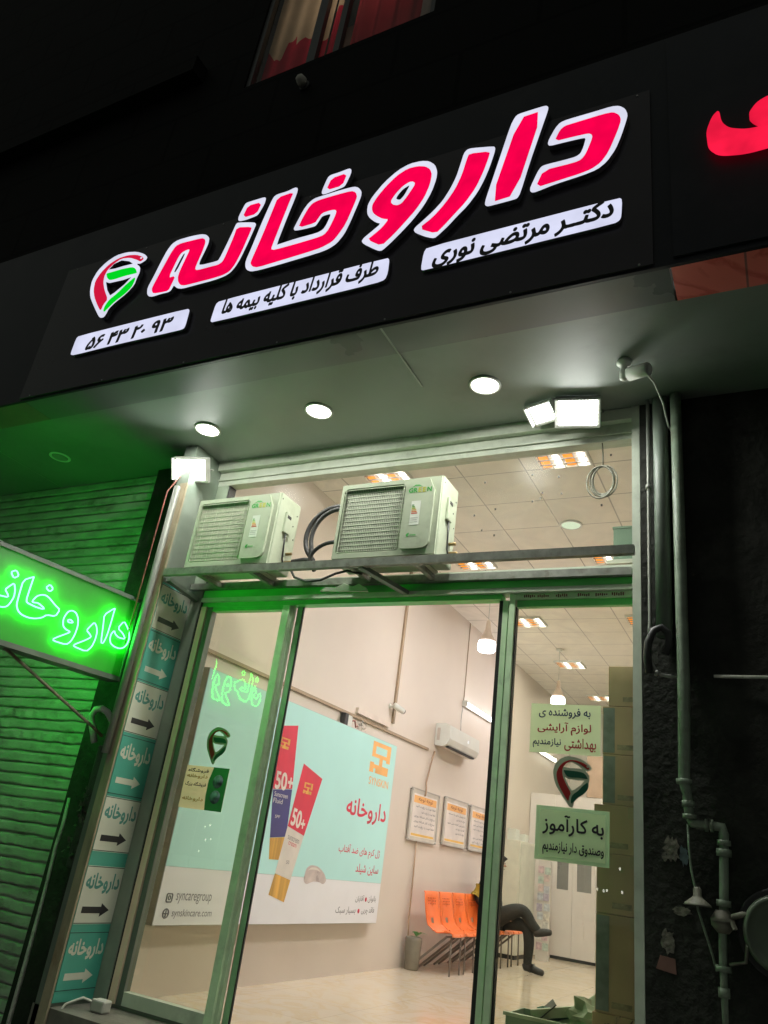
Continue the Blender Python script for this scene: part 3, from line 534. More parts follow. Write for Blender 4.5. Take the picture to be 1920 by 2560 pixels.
def flood(c, yaw, tilt, w, h, lb, leds, name='floodlight'):
    t = thing(name, c, lb, 'floodlight', 'white floodlights under the soffit')
    R = Matrix.Rotation(yaw, 3, 'Z') @ Matrix.Rotation(tilt, 3, 'X'); c = Vector(c)
    def tr(mb): mb.v = [tuple(c + R @ Vector(p)) for p in mb.v]; return mb
    tr(MB().box(-w/2-.02, w/2+.02, 0, .045, -h/2-.02, h/2+.02, .008)).build('housing', m_white, t)
    tr(MB().box(-w/2-.02, w/2+.02, -.045, -.001, h/2+.004, h/2+.012).box(-w/2-.02, -w/2-.012, -.045, -.001, -h/2, h/2+.003).box(w/2+.012, w/2+.02, -.045, -.001, -h/2, h/2+.003)).build('visor', m_white, t)
    if leds:
        mb = MB(); nx, nz = 12, 7
        for i in range(nx):
            for j in range(nz):
                mb.lathe(((i+.5)/nx*w-w/2, -.001, (j+.5)/nz*h-h/2), [(w/nx*.47, 0), (w/nx*.45, .002), (.004, .003)], 10, (0, -1, 0))
        mb.add([(-w/2+w/nx*.3, -.0005, -h/2+h/nz*.3), (w/2-w/nx*.3, -.0005, -h/2+h/nz*.3), (w/2-w/nx*.3, -.0005, h/2-h/nz*.3), (-w/2+w/nx*.3, -.0005, h/2-h/nz*.3)], [(0, 1, 2, 3)])
        tr(mb).build('led_panel', e_flood, t)
    else: tr(MB().box(-w/2, w/2, -.004, -.001, -h/2, h/2)).build('led_panel', e_flood, t)
    tr(MB().tube([(-w/2-.035, .02, 0), (-w/2-.035, .08, 0), (w/2+.035, .08, 0), (w/2+.035, .02, 0)], .007)).build('bracket', m_steel, t)
    return t
flood((-4.30, 4.22, 2.745), math.radians(16), math.radians(30), .275, .175, 'white LED floodlight on top of the steel pole at the left corner', True)
flood((-1.09, 4.36, 2.885), math.radians(12), math.radians(42), .26, .175, 'larger white floodlight of many LEDs under the right end of the soffit', True)
flood((-1.33, 4.36, 2.925), math.radians(-16), math.radians(56), .17, .14, 'smaller white LED floodlight tilted down beside the larger right one', True)

t = thing('security_camera', (-.72, 3.99, 2.972), 'pale bullet security camera hanging from the soffit over the right end', 'camera')
MB().lathe((-.72, 3.99, 2.971), [(.045, 0), (.045, .02), (.02, .03), (.02, .07), (.026, .08), (.026, .13), (.01, .14)], 20, (0, 0, -1)).build('mount', m_white, t)
MB().lathe((-.70, 3.98, 2.86), [(.022, 0), (.042, .012), (.042, .14), (.036, .15), (.034, .142)], 24, (.86, -.35, -.12)).build('body', m_white, t)
MB().lathe((-.581, 3.9315, 2.843), [(.030, 0), (.030, .006)], 20, (.86, -.35, -.12)).build('lens', m_gasket, t)
tag(MB().tube([(-.585, 3.97, 2.84), (-.56, 4.1, 2.86), (-.53, 4.25, 2.80), (-.52, 4.4, 2.72), (-.50, 4.49, 2.70)], .006).build('camera_cable', m_pipew, None), 'thin pale cable hanging from the security camera to the wall', 'cable')

# ------------------------------------------------------------------ left pier, its way-sign and pole
t = thing('pier', (-4.34, 4.4, -H), 'narrow projecting pier at the left of the shopfront, carrying the way sign', 'pier')
box('wall', m_alud, t, -4.40, -4.275, 4.2, 4.655, -H, 2.97)
box('corner_trim', m_rust, t, -4.338, -4.262, 4.182, 4.199, -H, 2.6)
t = thing('way_sign', (-4.262, 4.4, -1.09), 'tall teal and white strip of Persian pharmacy signs with arrows on the pier', 'sign')
box('backing', m_teal, t, -4.274, -4.266, 4.208, 4.556, -1.10, 1.735)
WS = [(1.36, 1.72, 0), (.965, 1.35, 1), (.585, .955, 0), (.16, .565, 1), (-.21, .145, 0), (-.655, -.30, 0), (-1.04, -.70, 1)]
for z0, z1, tl in WS:
    tb = box('tile', m_teal if tl else m_cream, t, -4.266, -4.264, 4.21, 4.554, z0, z1)
    h = z1-z0
    text(tb, m_cream if tl else m_tealtxt, 'داروخانه', (-4.264, 4.228, z0+h*.52), Y_, Z, w=.31, h=h*.36, bold=.035, lift=.0015)
    MB().poly([(0, -.02), (.17, -.02), (.17, -.042), (.25, 0), (.17, .042), (.17, .02), (0, .02)], [], (-4.264, 4.25, z0+h*.24), Y_, Z, .0015).build('arrow', m_cream if tl else (m_text if z0 < 1 else M('grey_arrow', (.04, .06, .05), .5)), tb)
    for zr in (z1-.008, z0+.003): box('rule', m_line, tb, -4.2655, -4.2635, 4.21, 4.554, zr, zr+.005)
tag(MB().tube([(-4.328, 4.15, .42), (-4.326, 4.15, 1.6), (-4.326, 4.15, 2.55)], .027, 16).build('lamp_pole', m_chrome, None), 'shiny steel pole at the left pier carrying a floodlight', 'pole')
tag(MB().tube([(-4.397, 4.12, 1.2), (-4.398, 4.12, 1.7), (-4.392, 4.115, 2.1), (-4.395, 4.12, 2.5), (-4.38, 4.2, 2.68), (-4.37, 4.28, 2.72)], .006).build('lamp_cable', M('red_cable', (.2, .06, .04), .5), None), 'thin reddish cable taped along the steel pole up to the floodlight', 'cable')

# ------------------------------------------------------------------ roller shutter
t = thing('roller_shutter', (-7, 4.6, -H), 'green lit ribbed roller shutter of the shop left of the pharmacy', 'shutter')
prof = []; z = -H
while z < 2.97:
    prof += [(4.600, z), (4.582, z+.004), (4.576, z+.014), (4.574, z+.060), (4.578, z+.074), (4.600, z+.080)]; z += .088
vs = []; NX = 260; x0, x1 = -9.4, -5.0
random.seed(21); SL = len(prof)//6+2
ph = [[random.uniform(0, 6.28) for _ in range(4)] for _ in range(SL)]; am = [random.uniform(.4, 1.5) for _ in range(SL)]
for i in range(NX+1):
    x = x0+(x1-x0)*i/NX
    for k, (y, zz) in enumerate(prof):
        q = k//6; p = ph[q]; e = (k % 6) in (2, 3)
        w = .004*math.sin(x*5+p[0])+am[q]*(.0035*math.sin(x*21+p[1])*math.sin(x*3.3+p[2])+(.003*math.sin(x*47+p[3]) if e and math.sin(x*2.1+p[1]) > .1 else 0))
        vs.append((x, y+w, min(zz+w*.8, 2.97)))
n = len(prof)
MB().add(vs, [(i*n+k, (i+1)*n+k, (i+1)*n+k+1, i*n+k+1) for i in range(NX) for k in range(n-1)], False).build('slat_curtain', m_shut, t)
box('guide_rail', m_alud, t, -5.0, -4.93, 4.52, 4.62, -H, 2.97)
box('guide_rail', m_alud, t, -9.47, -9.4, 4.52, 4.62, -H, 2.97)

# ------------------------------------------------------------------ green neon blade sign
ND = Vector((.127, .992, 0)).normalized(); NN = ND.cross(Vector((0, 0, 1)))
NO = Vector((-4.45, 4.2, 0)); NL = 1.5
def npt(s, z, t=0.0): p = NO - ND*s + NN*t; return (p.x, p.y, z)
t = thing('neon_sign', npt(.7, .96), 'green neon Persian pharmacy sign projecting from the pier on the left', 'sign')
m_nface = M('neon_board', (.035, .36, .03), .42, var=.12, scale=5)
def nbox(s0, s1, t0, t1, z0, z1):
    mb = MB().box(s0, s1, t0, t1, z0, z1); mb.v = [npt(a, c, b) for a, b, c in mb.v]; return mb
nbox(0, NL, -.13, -.004, .965, 1.57).build('cabinet', m_nface, t)
fr = MB()
for a in ((0, NL, .94, .975), (0, NL, 1.56, 1.59)):
    b = nbox(a[0]-.005, a[1]+.005, -.14, .012, a[2], a[3]); fr.add(b.v, b.f)
for a in ((-.012, 0), (NL, NL+.012)):
    b = nbox(a[0], a[1], -.14, .012, .94, 1.59); fr.add(b.v, b.f)
fr.build('edge_frame', m_alud, t)
def neon_mb(side):
    mb = MB()
    for lp in NEON:
        lp = smooth_loop(lp)
        pts = [npt(s, z, .016) for s, z in lp] if side > 0 else [npt(NL-.05-s, z, -.15) for s, z in lp]
        mb.tube(pts, .0052, 6, closed=True)
    return mb
for sd in (1, -1): neon_mb(sd).build('neon_tube', e_neon if sd > 0 else e_neon_b, t)
tag(MB().tube([npt(.90, .945, -.06), (-4.569, 4.22, .588), (-4.56, 4.3, .55)], .011).build('brace_rod', m_rust, None), 'thin rusty brace rod running from the neon sign down to the pier', 'rod')
# drain elbow, pipe and plug low on the left
tag(MB().tube([(-4.62, 4.3, .50), (-4.65, 4.27, .60), (-4.68, 4.25, .68), (-4.65, 4.25, .735), (-4.59, 4.25, .745), (-4.52, 4.25, .72), (-4.49, 4.27, .68), (-4.50, 4.35, .62)], .024, 12).build('drain_elbow', m_pipew, None), 'bent white plastic drain elbow beside the pier under the neon sign', 'pipe')
tag(MB().tube([(-4.72, 4.3, .10), (-4.705, 4.3, -.08), (-4.715, 4.3, -.22), (-4.70, 4.3, -.5), (-4.69, 4.3, -.94), (-4.69, 4.3, -1.6)], [.010, .014, .014, .012, .015, .015], 10).build('drain_pipe', m_pipew, None), 'vertical pale drain pipe at the bottom left beside the shutter', 'pipe')
t = thing('meter_box', (-4.6, 4.45, 0), 'dark cluttered junction box with torn foil on the wall left of the pier', 'box')
MB().box(-4.68, -4.47, 4.40, 4.5, -.35, .5, .01).build('body', M('dark_box', (.03, .03, .025), .6, bump=.6, bscale=12), t)
random.seed(3)
mb = MB()
for i in range(60):
    a = random.uniform(0, 6.28); r = random.uniform(.008, .028); c = Vector((random.uniform(-4.69, -4.47), 4.38+random.uniform(-.02, .02), random.uniform(-.3, .2)))
    mb.add([c+Vector((r*math.cos(a+k*1.7)*random.uniform(.4, 1), random.uniform(-.02, .02), r*math.sin(a+k*1.7))) for k in range(4)], [(0, 1, 2, 3)])
tag(mb.build('torn_foil', M('torn_foil', (.06, .055, .042), .6, var=.6), t), kind='stuff')
t = thing('socket_plug', (-4.04, 4.35, -1.1), 'grey plug and white cord lying on the sill at the foot of the left door', 'plug')
MB().box(-4.09, -3.98, 4.36, 4.44, -1.122, -1.05, .012).build('body', M('grey_plug', (.4, .4, .36), .5), t)
MB().tube([(-4.09, 4.40, -1.08), (-4.16, 4.36, -1.06), (-4.22, 4.28, -1.10), (-4.23, 4.18, -1.25), (-4.22, 4.17, -1.59)], .008).build('cord', m_pipew, t)
# ------------------------------------------------------------------ shopfront frame, doors, glass
F = thing('shopfront_frame', (-2.5, 4.6, -1.12), 'greenish aluminium shopfront frame with wide transom glass above the doors', 'shopfront')
box('top_rail', m_alu, F, -4.275, -.765, 4.51, 4.655, 2.885, 2.97)
MB().box(-4.275, -.765, 4.56, 4.655, 2.755, 2.883).box(-4.275, -.765, 4.545, 4.559, 2.80, 2.815).build('top_rail', m_alu, F)
box('jamb', m_alu, F, -.763, -.714, 4.5, 4.655, -1.12, 2.97)
MB().box(-4.274, -4.158, 4.56, 4.655, -1.12, 2.753).build('jamb', M('worn_jamb', (.27, .33, .25), .45, var=.15), F)
MB().box(-4.157, -4.145, 4.57, 4.655, -1.12, 2.753).build('jamb_seal', m_gasket, F)
box('transom_bar', m_alu, F, -4.143, -.765, 4.575, 4.655, 1.80, 1.855)
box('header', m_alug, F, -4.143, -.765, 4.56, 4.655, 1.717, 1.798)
box('header_trim', m_alu, F, -4.143, -.765, 4.545, 4.655, 1.684, 1.715)
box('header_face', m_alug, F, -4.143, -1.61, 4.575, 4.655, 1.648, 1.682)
sheet('transom_glass', m_glass2, F, -4.143, -.765, 4.612, 1.857, 2.753)
box('door_track', m_alud, F, -4.143, -.765, 4.585, 4.655, -1.119, -1.10)
# left sliding leaf
dl = thing('sliding_door', (-3.7, 4.6, -1.1), 'left glass door leaf with emblem sticker, green lit stile and a poster seen through it', 'door')
m_peach = M('gap_light_strip', (.62, .50, .36), .45, var=.08)  # bright gap between the stiles, its light put into a solid strip
box('lit_gap_strip', M('lit_gap_peach', (.85, .66, .48), .45, var=.08), dl, -4.141, -4.088, 4.565, 4.64, -1.098, 1.647)  # peach colour stands in for the lit wall seen through the gap
box('stile', m_alud, dl, -4.083, -4.035, 4.58, 4.64, -1.098, 1.647)
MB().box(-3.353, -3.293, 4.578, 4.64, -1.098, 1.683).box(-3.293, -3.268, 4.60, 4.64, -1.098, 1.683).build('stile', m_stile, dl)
box('gap_light_strip', m_peach, dl, -3.262, -3.248, 4.645, 4.66, -1.098, 1.647)
box('stile', M('neon_lit_stile', (.28, .52, .28), .4, var=.12), dl, -3.246, -3.206, 4.63, 4.65, -1.098, 1.647)  # neon's green put into the stile colour
box('seal', m_gasket, dl, -3.205, -3.197, 4.635, 4.65, -1.098, 1.647)
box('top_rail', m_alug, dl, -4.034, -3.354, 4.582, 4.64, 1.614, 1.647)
box('bottom_rail', m_alu, dl, -4.034, -3.354, 4.582, 4.64, -1.098, -1.02)
sheet('glass', m_glass, dl, -4.034, -3.354, 4.605, -1.019, 1.613)
# right leaf
dr = thing('sliding_door', (-1.15, 4.6, -1.1), 'right glass door leaf carrying two Persian job notices and an emblem', 'door')
box('seal', m_gasket, dr, -1.634, -1.609, 4.605, 4.66, -1.098, 1.647)
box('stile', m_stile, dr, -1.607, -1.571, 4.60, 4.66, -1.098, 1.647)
box('seal', m_gasket, dr, -1.571, -1.565, 4.62, 4.66, -1.098, 1.647)
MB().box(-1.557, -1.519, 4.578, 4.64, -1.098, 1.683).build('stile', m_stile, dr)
box('seal', m_gasket, dr, -1.519, -1.512, 4.60, 4.645, -1.098, 1.60)
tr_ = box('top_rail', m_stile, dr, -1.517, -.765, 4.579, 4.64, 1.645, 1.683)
mb = MB(); random.seed(5)
for x in (-1.46, -1.37, -1.25, -1.11, -1.0, -.9):
    for k in range(6): mb.box(x+k*.013, x+k*.013+.008, 4.577, 4.5785, 1.653+random.uniform(0, .006), 1.668+random.uniform(0, .008))
mb.build('worn_lettering', M('worn_red_lettering', (.18, .06, .05), .6, var=.6, scale=30), tr_)
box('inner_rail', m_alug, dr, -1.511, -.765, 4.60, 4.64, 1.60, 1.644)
box('bottom_rail', m_alu, dr, -1.517, -.765, 4.579, 4.64, -1.098, -1.02)
sheet('glass', m_glass, dr, -1.511, -.765, 4.605, -1.019, 1.599)

# stickers on the glass
EX = [p[0] for p in EMBLEM['white']]; EZ = [p[1] for p in EMBLEM['white']]
ex0, ex1, ez0, ez1 = min(EX), max(EX), min(EZ), max(EZ)
m_stk = M('sticker_edge', (.30, .34, .24), .5)
m_rf = thin_paper(M('red_film', (.55, .04, .04), .45), .6); m_gf = thin_paper(M('dark_green_film', (.015, .12, .07), .45), .5)
def decal(x0, x1, z0, z1, y, lb, name='emblem_sticker'):
    f = lambda k: [((p[0]-ex0)/(ex1-ex0)*(x1-x0), (p[1]-ez0)/(ez1-ez0)*(z1-z0)) for p in EMBLEM[k]]
    o = (x0, y, z0)
    t = MB().poly(smooth_loop(f('white')), [f('holeA'), f('holeB')], o, X, Z, .0).build(name, m_stk, None)
    tag(t, lb, 'sticker', 'emblem stickers on the glass doors')
    MB().poly(smooth_loop(f('snake')), [f('eye')], o, X, Z, .001).build('snake', m_rf, t)
    MB().poly(smooth_loop(f('leafA')), [], o, X, Z, .001).poly(smooth_loop(f('leafB')), [], o, X, Z, .001).build('leaf', m_gf, t)
decal(-1.234, -1.010, .397, .678, 4.602, 'red and green snake emblem sticker between the two notices on the right door')
decal(-3.822, -3.615, .452, .717, 4.602, 'red and green snake emblem sticker on the left door glass')
def notice(x0, x1, z0, z1, lb, border, lines, name='paper_notice'):
    t = thing(name, ((x0+x1)/2, 4.604, z0), lb, 'notice', 'notices stuck on the right door')
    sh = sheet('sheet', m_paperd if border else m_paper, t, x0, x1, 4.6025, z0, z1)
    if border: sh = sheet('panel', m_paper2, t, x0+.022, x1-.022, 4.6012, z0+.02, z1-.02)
    for s, a, b, c, h, m in lines:
        text(sh, m, s, (x0+a, 4.6005, z0+c), X, Z, w=b-a, h=h, bold=.02, lift=.0008)
m_navy = M('navy_lettering', (.02, .05, .09), .6); m_redl = M('red_lettering', (.35, .04, .035), .6)
notice(-1.382, -.963, .688, .978, 'green lit notice with blue and red Persian lines, upper one on the right door', False,
       [('به فروشنده ی', .05, .36, .205, .062, m_navy), ('لوازم آرایشی', .045, .365, .108, .075, m_redl), ('بهداشتی', .21, .395, .018, .075, m_redl), ('نیازمندیم', .02, .19, .028, .06, m_navy)])
notice(-1.323, -.908, .108, .395, 'green bordered notice with bold black Persian lines, lower one on the right door', True,
       [('به کارآموز', .04, .385, .135, .11, m_text), ('وصندوق دار نیازمندیم', .045, .385, .03, .075, m_text)])
t = thing('paper_notice', (-3.75, 4.604, .14), 'small green and cream printed notice on the left door glass under the emblem', 'notice')
sh = sheet('sheet', thin_paper(M('cream_paper', (.72, .62, .40), .6), .6), t, -3.95, -3.56, 4.6028, .142, .434)
MB().poly([(.24, .0), (.39, .0), (.39, .292), (.25, .292), (.225, .2), (.225, .09)], [], (-3.95, 4.6025, .142), X, Z, .001).build('green_band', M('green_print', (.03, .22, .06), .5), sh)
for zz in (.30, .195): MB().lathe((-3.95+.31, 4.601, zz+.04), [(.045, 0), (.045, .0006)], 24, (0, -1, 0)).build('round_picture', M('picture_print', (.12, .18, .20), .5, var=.8, scale=25), sh)
for s, zz, m in (('فروشگاه', .385, m_text), ('داروخانه', .345, M('orange_lettering', (.4, .2, .03), .6)), ('فروشگاه بزرگ', .29, m_text), ('داروخانه', .19, M('orange_lettering', (.4, .2, .03), .6))):
    text(sh, m, s, (-3.93, 4.602, zz), X, Z, w=.19, h=.033, bold=.03, lift=.0008)

# ------------------------------------------------------------------ AC shelf and outdoor units
t = thing('ac_shelf', (-2.45, 4.4, 1.8), 'grey steel shelf of two long beams and cross bars carrying the air conditioner units', 'shelf')
MB().obox((-4.26, 4.195, 1.805), (-.70, 4.195, 1.79), .04, .055).build('front_beam', m_steel, t)
MB().obox((-4.26, 4.535, 1.805), (-.77, 4.535, 1.79), .045, .05).build('rear_beam', m_steel, t)
for x in (-3.95, -3.45, -2.6, -2.1): MB().obox((x, 4.216, 1.798), (x, 4.51, 1.798), .035, .035).build('cross_bar', m_steel, t)
MB().obox((-2.50, 4.20, 1.775), (-2.30, 4.55, 1.70), .05, .03).build('stay', m_alud, t)
MB().obox((-4.24, 4.23, 1.76), (-4.20, 4.55, 1.70), .05, .03).build('stay', m_alud, t)

def ac_unit(x0, z0, y0, lb, dusty):
    Wd, Hd, Dp = .805, .60, .285
    t = thing('outdoor_unit', (x0+Wd/2, y0+Dp/2, z0), lb, 'air conditioner', 'air conditioner units on the shelf')
    b = MB().box(x0, x0+Wd, y0+.012, y0+Dp, z0, z0+Hd, .012)
    b.build('casing', m_acw, t)
    gx0, gx1, gz0, gz1 = x0+.035, x0+.525, z0+.045, z0+Hd-.045
    # raised surround of the front: frame pieces round the grille recess
    f = MB().poly([(x0+.012, z0+.012), (x0+Wd-.012, z0+.012), (x0+Wd-.012, z0+Hd-.012), (x0+.012, z0+Hd-.012)], [[(gx0+.02, gz0), (gx1-.02, gz0), (gx1, gz0+.02), (gx1, gz1-.02), (gx1-.02, gz1), (gx0+.02, gz1), (gx0, gz1-.02), (gx0, gz0+.02)]], (0, y0+.012, 0), X, Z, -.0005, .014)
    f.build('front_frame', m_acw, t)
    cx, cz = (gx0+gx1)/2, (gz0+gz1)/2
    box('fins', M('dusty_fins', (.33, .33, .25), .7, var=.25, scale=25) if dusty else M('grey_fins', (.20, .21, .165), .6, var=.2, scale=20), t, gx0-.004, gx1+.004, y0+.0105, y0+.0115, gz0-.004, gz1+.004)  # mid grey fins behind the paler mesh
    g = MB(); n = 13 if dusty else 16
    for i in range(n+1):
        z = gz0+.006+(gz1-gz0-.012)*i/n; hw = .0026 if dusty else .0042; g.box(gx0, gx1, y0+.0088, y0+.0098, z-hw, z+hw)
    n = 9 if dusty else 34
    for i in range(n+1):
        x = gx0+.004+(gx1-gx0-.008)*i/n; w = .0014 if dusty else .0026; g.box(x-w, x+w, y0+.0099, y0+.0104, gz0, gz1)
    if dusty:
        for i in range(60):
            x = gx0+.004+(gx1-gx0-.008)*i/59; g.box(x-.0007, x+.0007, y0+.0099, y0+.0104, gz0, gz1)
    g.tube([(gx0+.012, y0+.002, gz0+.012), (gx1-.012, y0+.002, gz0+.012), (gx1-.012, y0+.002, gz1-.012), (gx0+.012, y0+.002, gz1-.012)], .005, 6, closed=True)
    g.build('grille', m_acg, t)
    px0, px1 = x0+.54, x0+Wd-.05
    p = MB().poly(smooth_loop([(px0, z0+.06), (px0+.03, z0+.05), (px1-.05, z0+.05), (px1-.015, z0+.065), (px1, z0+.10), (px1, z0+Hd-.03), (px0, z0+Hd-.03)]), [], (0, y0-.0025, 0), X, Z, 0, .018).build('front_panel', m_acw, t)
    yl = y0-.0208
    for ch, dx, c in (('G', -.012, '#2f9b3a'), ('R', .025, '#2f9b3a'), ('E', .061, '#b9b93a'), ('E', .094, '#b9b93a'), ('N', .127, '#2f9b3a')):
        text(p, M('logo_lettering', c, .5), ch, (px0+.035+dx, yl, z0+Hd-.135), X, Z, h=.037, bold=.045, lift=.001)
    MB().poly([(0, 0), (.03, .014), (.065, .012), (.09, 0), (.06, .022), (.03, .024)], [], (px0+.04, yl, z0+Hd-.098), X, Z, .001).build('leaf_mark', M('logo_green', '#2f9b3a', .5), p)
    lb_ = box('energy_label', M('label_paper', (.75, .78, .70), .5), p, px0+.055, px0+.125, yl-.001, yl-.0004, z0+.22, z0+.40)
    for k, c in enumerate(('#3d8f4a', '#6aa84a', '#b7bf3c', '#d9a53a', '#d4763a', '#c04a3a')):
        box('energy_bar', M('label_bar', c, .6), lb_, px0+.062, px0+.078+k*.006, yl-.0016, yl-.0011, z0+.365-k*.0125, z0+.373-k*.0125)
    MB().box(px0+.062, px0+.115, yl-.0016, yl-.0011, z0+.27, z0+.274).box(px0+.062, px0+.11, yl-.0016, yl-.0011, z0+.255, z0+.259).box(px0+.062, px0+.115, yl-.0016, yl-.0011, z0+.24, z0+.244).build('small_print', M('grey_print', (.4, .4, .38), .6), lb_)
    MB().poly([(0, .012), (.008, .0), (.022, .0), (.02, .008), (.012, .01), (.022, .014), (.024, .03), (.008, .024)], [], (px0+.04, yl, z0+.135), X, Z, .001).box(px0+.07, px0+.115, yl-.0016, yl-.0011, z0+.142, z0+.148).build('leaf_mark', M('logo_green', '#2f9b3a', .5), p)
    # right side: handle plate, valves
    h = MB().box(x0+Wd, x0+Wd+.02, y0+.09, y0+.17, z0+.30, z0+.47, .006).build('handle', m_acw, t)
    box('handle_slot', m_gasket, h, x0+Wd+.0195, x0+Wd+.021, y0+.105, y0+.155, z0+.42, z0+.445)
    m_brass = M('brass', (.30, .22, .10), .4, metal=.8)
    MB().tube([(x0+Wd-.005, y0+.2, z0+.09), (x0+Wd+.06, y0+.2, z0+.09), (x0+Wd+.07, y0+.2, z0+.07)], .014).build('service_valve', m_brass, t)
    MB().tube([(x0+Wd-.005, y0+.2, z0+.16), (x0+Wd+.05, y0+.2, z0+.16)], .012).build('service_valve', m_brass, t)
    MB().tube([(x0+Wd+.012, y0+.13, z0+.30), (x0+Wd+.014, y0+.135, z0+.2), (x0+Wd+.012, y0+.15, z0+.1), (x0+Wd+.02, y0+.17, z0+.03)], .006, 8).build('wiring', m_black, t)
    for yy, zz in ((y0+.03, z0+.55), (y0+.25, z0+.5), (y0+.22, z0+.4), (y0+.25, z0+.3)): MB().lathe((x0+Wd-.0005, yy, zz), [(.006, 0), (.005, .003)], 8, (1, 0, 0)).build('screw', m_gasket, t)
    for xx in (x0+.1, x0+Wd-.16): box('foot', m_acd, t, xx, xx+.06, y0-.002, y0+Dp+.01, z0-.014, z0-.001)
ac_unit(-4.098, 1.834, 4.205, 'white outdoor air conditioner unit with horizontal wire grille, on the shelf beside the left pier', True)
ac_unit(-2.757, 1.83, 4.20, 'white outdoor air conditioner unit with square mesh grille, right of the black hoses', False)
# hoses between the units
def loop(name, pts, r, m, lb, cat='hose', group=None):
    return tag(MB().tube(pts, r, 10).build(name, m, None), lb, cat, group)
def arc(c, rx, rz, a0, a1, n=22, dy=0.0): return [(c[0]+rx*math.cos(math.radians(a0+(a1-a0)*i/n)), c[1]+dy*i/n, c[2]+rz*math.sin(math.radians(a0+(a1-a0)*i/n))) for i in range(n+1)]
loop('refrigerant_hose', [(-3.22, 4.40, 1.925), (-3.12, 4.40, 1.935), (-3.05, 4.40, 1.93), (-3.04, 4.41, 1.93)] + arc((-2.90, 4.40, 2.13), .235, .235, 215, 50, 20, .02), .019, m_black, 'thick black hose curling up from the left air conditioner, outer loop', 'hose', 'black hoses between the air conditioners')
loop('refrigerant_hose', [(-2.98, 4.36, 1.83), (-3.03, 4.37, 1.92)] + arc((-2.86, 4.37, 2.11), .205, .22, 205, 60, 16, .02), .017, m_black, 'thick black hose curling up between the air conditioners, inner loop', 'hose', 'black hoses between the air conditioners')
loop('refrigerant_hose', [(-3.03, 4.33, 1.86)] + arc((-2.84, 4.33, 1.90), .18, .14, 180, 60, 12, .02), .015, m_black, 'short black hose arching low into the side of the right air conditioner', 'hose', 'black hoses between the air conditioners')
loop('drooping_cable', [(-3.2, 4.38, 1.85), (-3.1, 4.3, 1.76), (-2.98, 4.28, 1.715), (-2.86, 4.28, 1.72), (-2.74, 4.28, 1.765), (-2.66, 4.3, 1.79), (-2.55, 4.32, 1.77)], .009, m_black, 'thin black cable drooping below the shelf between the two units', 'cable')
t = MB().poly([(-2.98, 1.715), (-2.58, 1.70), (-2.6, 1.73), (-2.66, 1.76), (-2.71, 1.74), (-2.78, 1.77), (-2.86, 1.735), (-2.93, 1.745)], [], (0, 4.50, 0), X, Z, 0, .02).build('folded_rag', M('pale_rag', (.45, .5, .4), .8), None)
tag(t, 'pale folded rag or paper on the door header below the shelf', 'rag')
mb = MB()
for k in range(5):
    a = [( -.962+(.068+.005*k)*math.cos(q/24*6.283)+.008*k*(1 if k % 2 else -1)*.5, 4.585-.006*k, 2.472+(.105+.004*k)*math.sin(q/24*6.283)-.006*k) for q in range(24)]
    mb.tube(a, .0055, 6, closed=True)
mb.tube([(-.972, 4.575, 2.80), (-.966, 4.58, 2.68), (-.962, 4.58, 2.57)], .005, 6)
tag(mb.build('cable_coil', M('grey_cable', (.12, .12, .085), .5), None), 'coil of grey cable hanging on the transom glass at the right', 'cable')
m_clip = M('dark_clip', (.05, .04, .03), .6)
mb = MB()
random.seed(11)
for k in range(16): x = random.uniform(-1.9, -.9); z = random.uniform(1.95, 2.7); mb.box(x-.006, x+.006, 4.606, 4.611, z-.007, z+.007)
tag(mb.build('glass_specks', m_clip, None), 'scatter of small dark specks on the transom glass', 'specks', kind='stuff')

# ------------------------------------------------------------------ pipes and gas fittings on the dark wall at the right
def pipe(name, pts, r, m, lb, couplings=(), cat='pipe', cname='coupling'):
    t = thing(name, pts[-1], lb, cat)
    MB().tube(pts, r, 14).build('run', m, t)
    for p, q, rr in couplings: MB().tube([p, q], rr, 14).build(cname, m, t)
    return t
yp = 4.44
m_dull2 = M('old_valve_paint', (.15, .145, .11), .6, var=.4, scale=18)
pipe('conduit', [(-.65, yp, 2.96), (-.652, yp, 2.2), (-.655, yp, 1.45), (-.66, yp-.01, 1.30), (-.655, yp, 1.20), (-.62, yp, 1.135), (-.56, yp, 1.12), (-.50, yp, 1.115)], .011, m_chrome, 'thin shiny steel conduit running down the wall beside the right jamb', [((-.652, yp, 2.30), (-.652, yp, 2.33), .018), ((-.63, yp, 1.14), (-.61, yp, 1.13), .018)])
loop('corrugated_hose', [(-.66, 4.42, 1.13), (-.668, 4.40, 1.22), (-.66, 4.39, 1.30), (-.63, 4.39, 1.37), (-.59, 4.40, 1.39), (-.555, 4.41, 1.36), (-.55, 4.42, 1.30), (-.575, 4.42, 1.24)], .022, m_black, 'black corrugated hose bent in a hook beside the thin conduit')
loop('drain_pipe', [(-.575, 4.45, 2.96), (-.575, 4.45, 2.3), (-.578, 4.45, 1.35)], .048, m_alud, 'wide dark pipe between the thin conduit and the pale drain pipe', 'pipe')
dp = [(-.475, yp-.02, 2.96), (-.478, yp-.02, 1.8), (-.482, yp-.02, 1.0), (-.495, yp-.02, .56), (-.482, yp-.02, .50), (-.478, yp-.02, .43), (-.474, yp-.02, .385)]
pipe('drain_pipe', dp, [.034, .034, .033, .03, .024, .024, .024], m_pipe, 'tall pale green lit pipe down the wall right of the shopfront', [((-.495, 4.42, .575), (-.495, 4.42, .55), .04), ((-.478, 4.42, .47), (-.478, 4.42, .44), .032), ((-.475, 4.42, .405), (-.475, 4.42, .385), .034)])
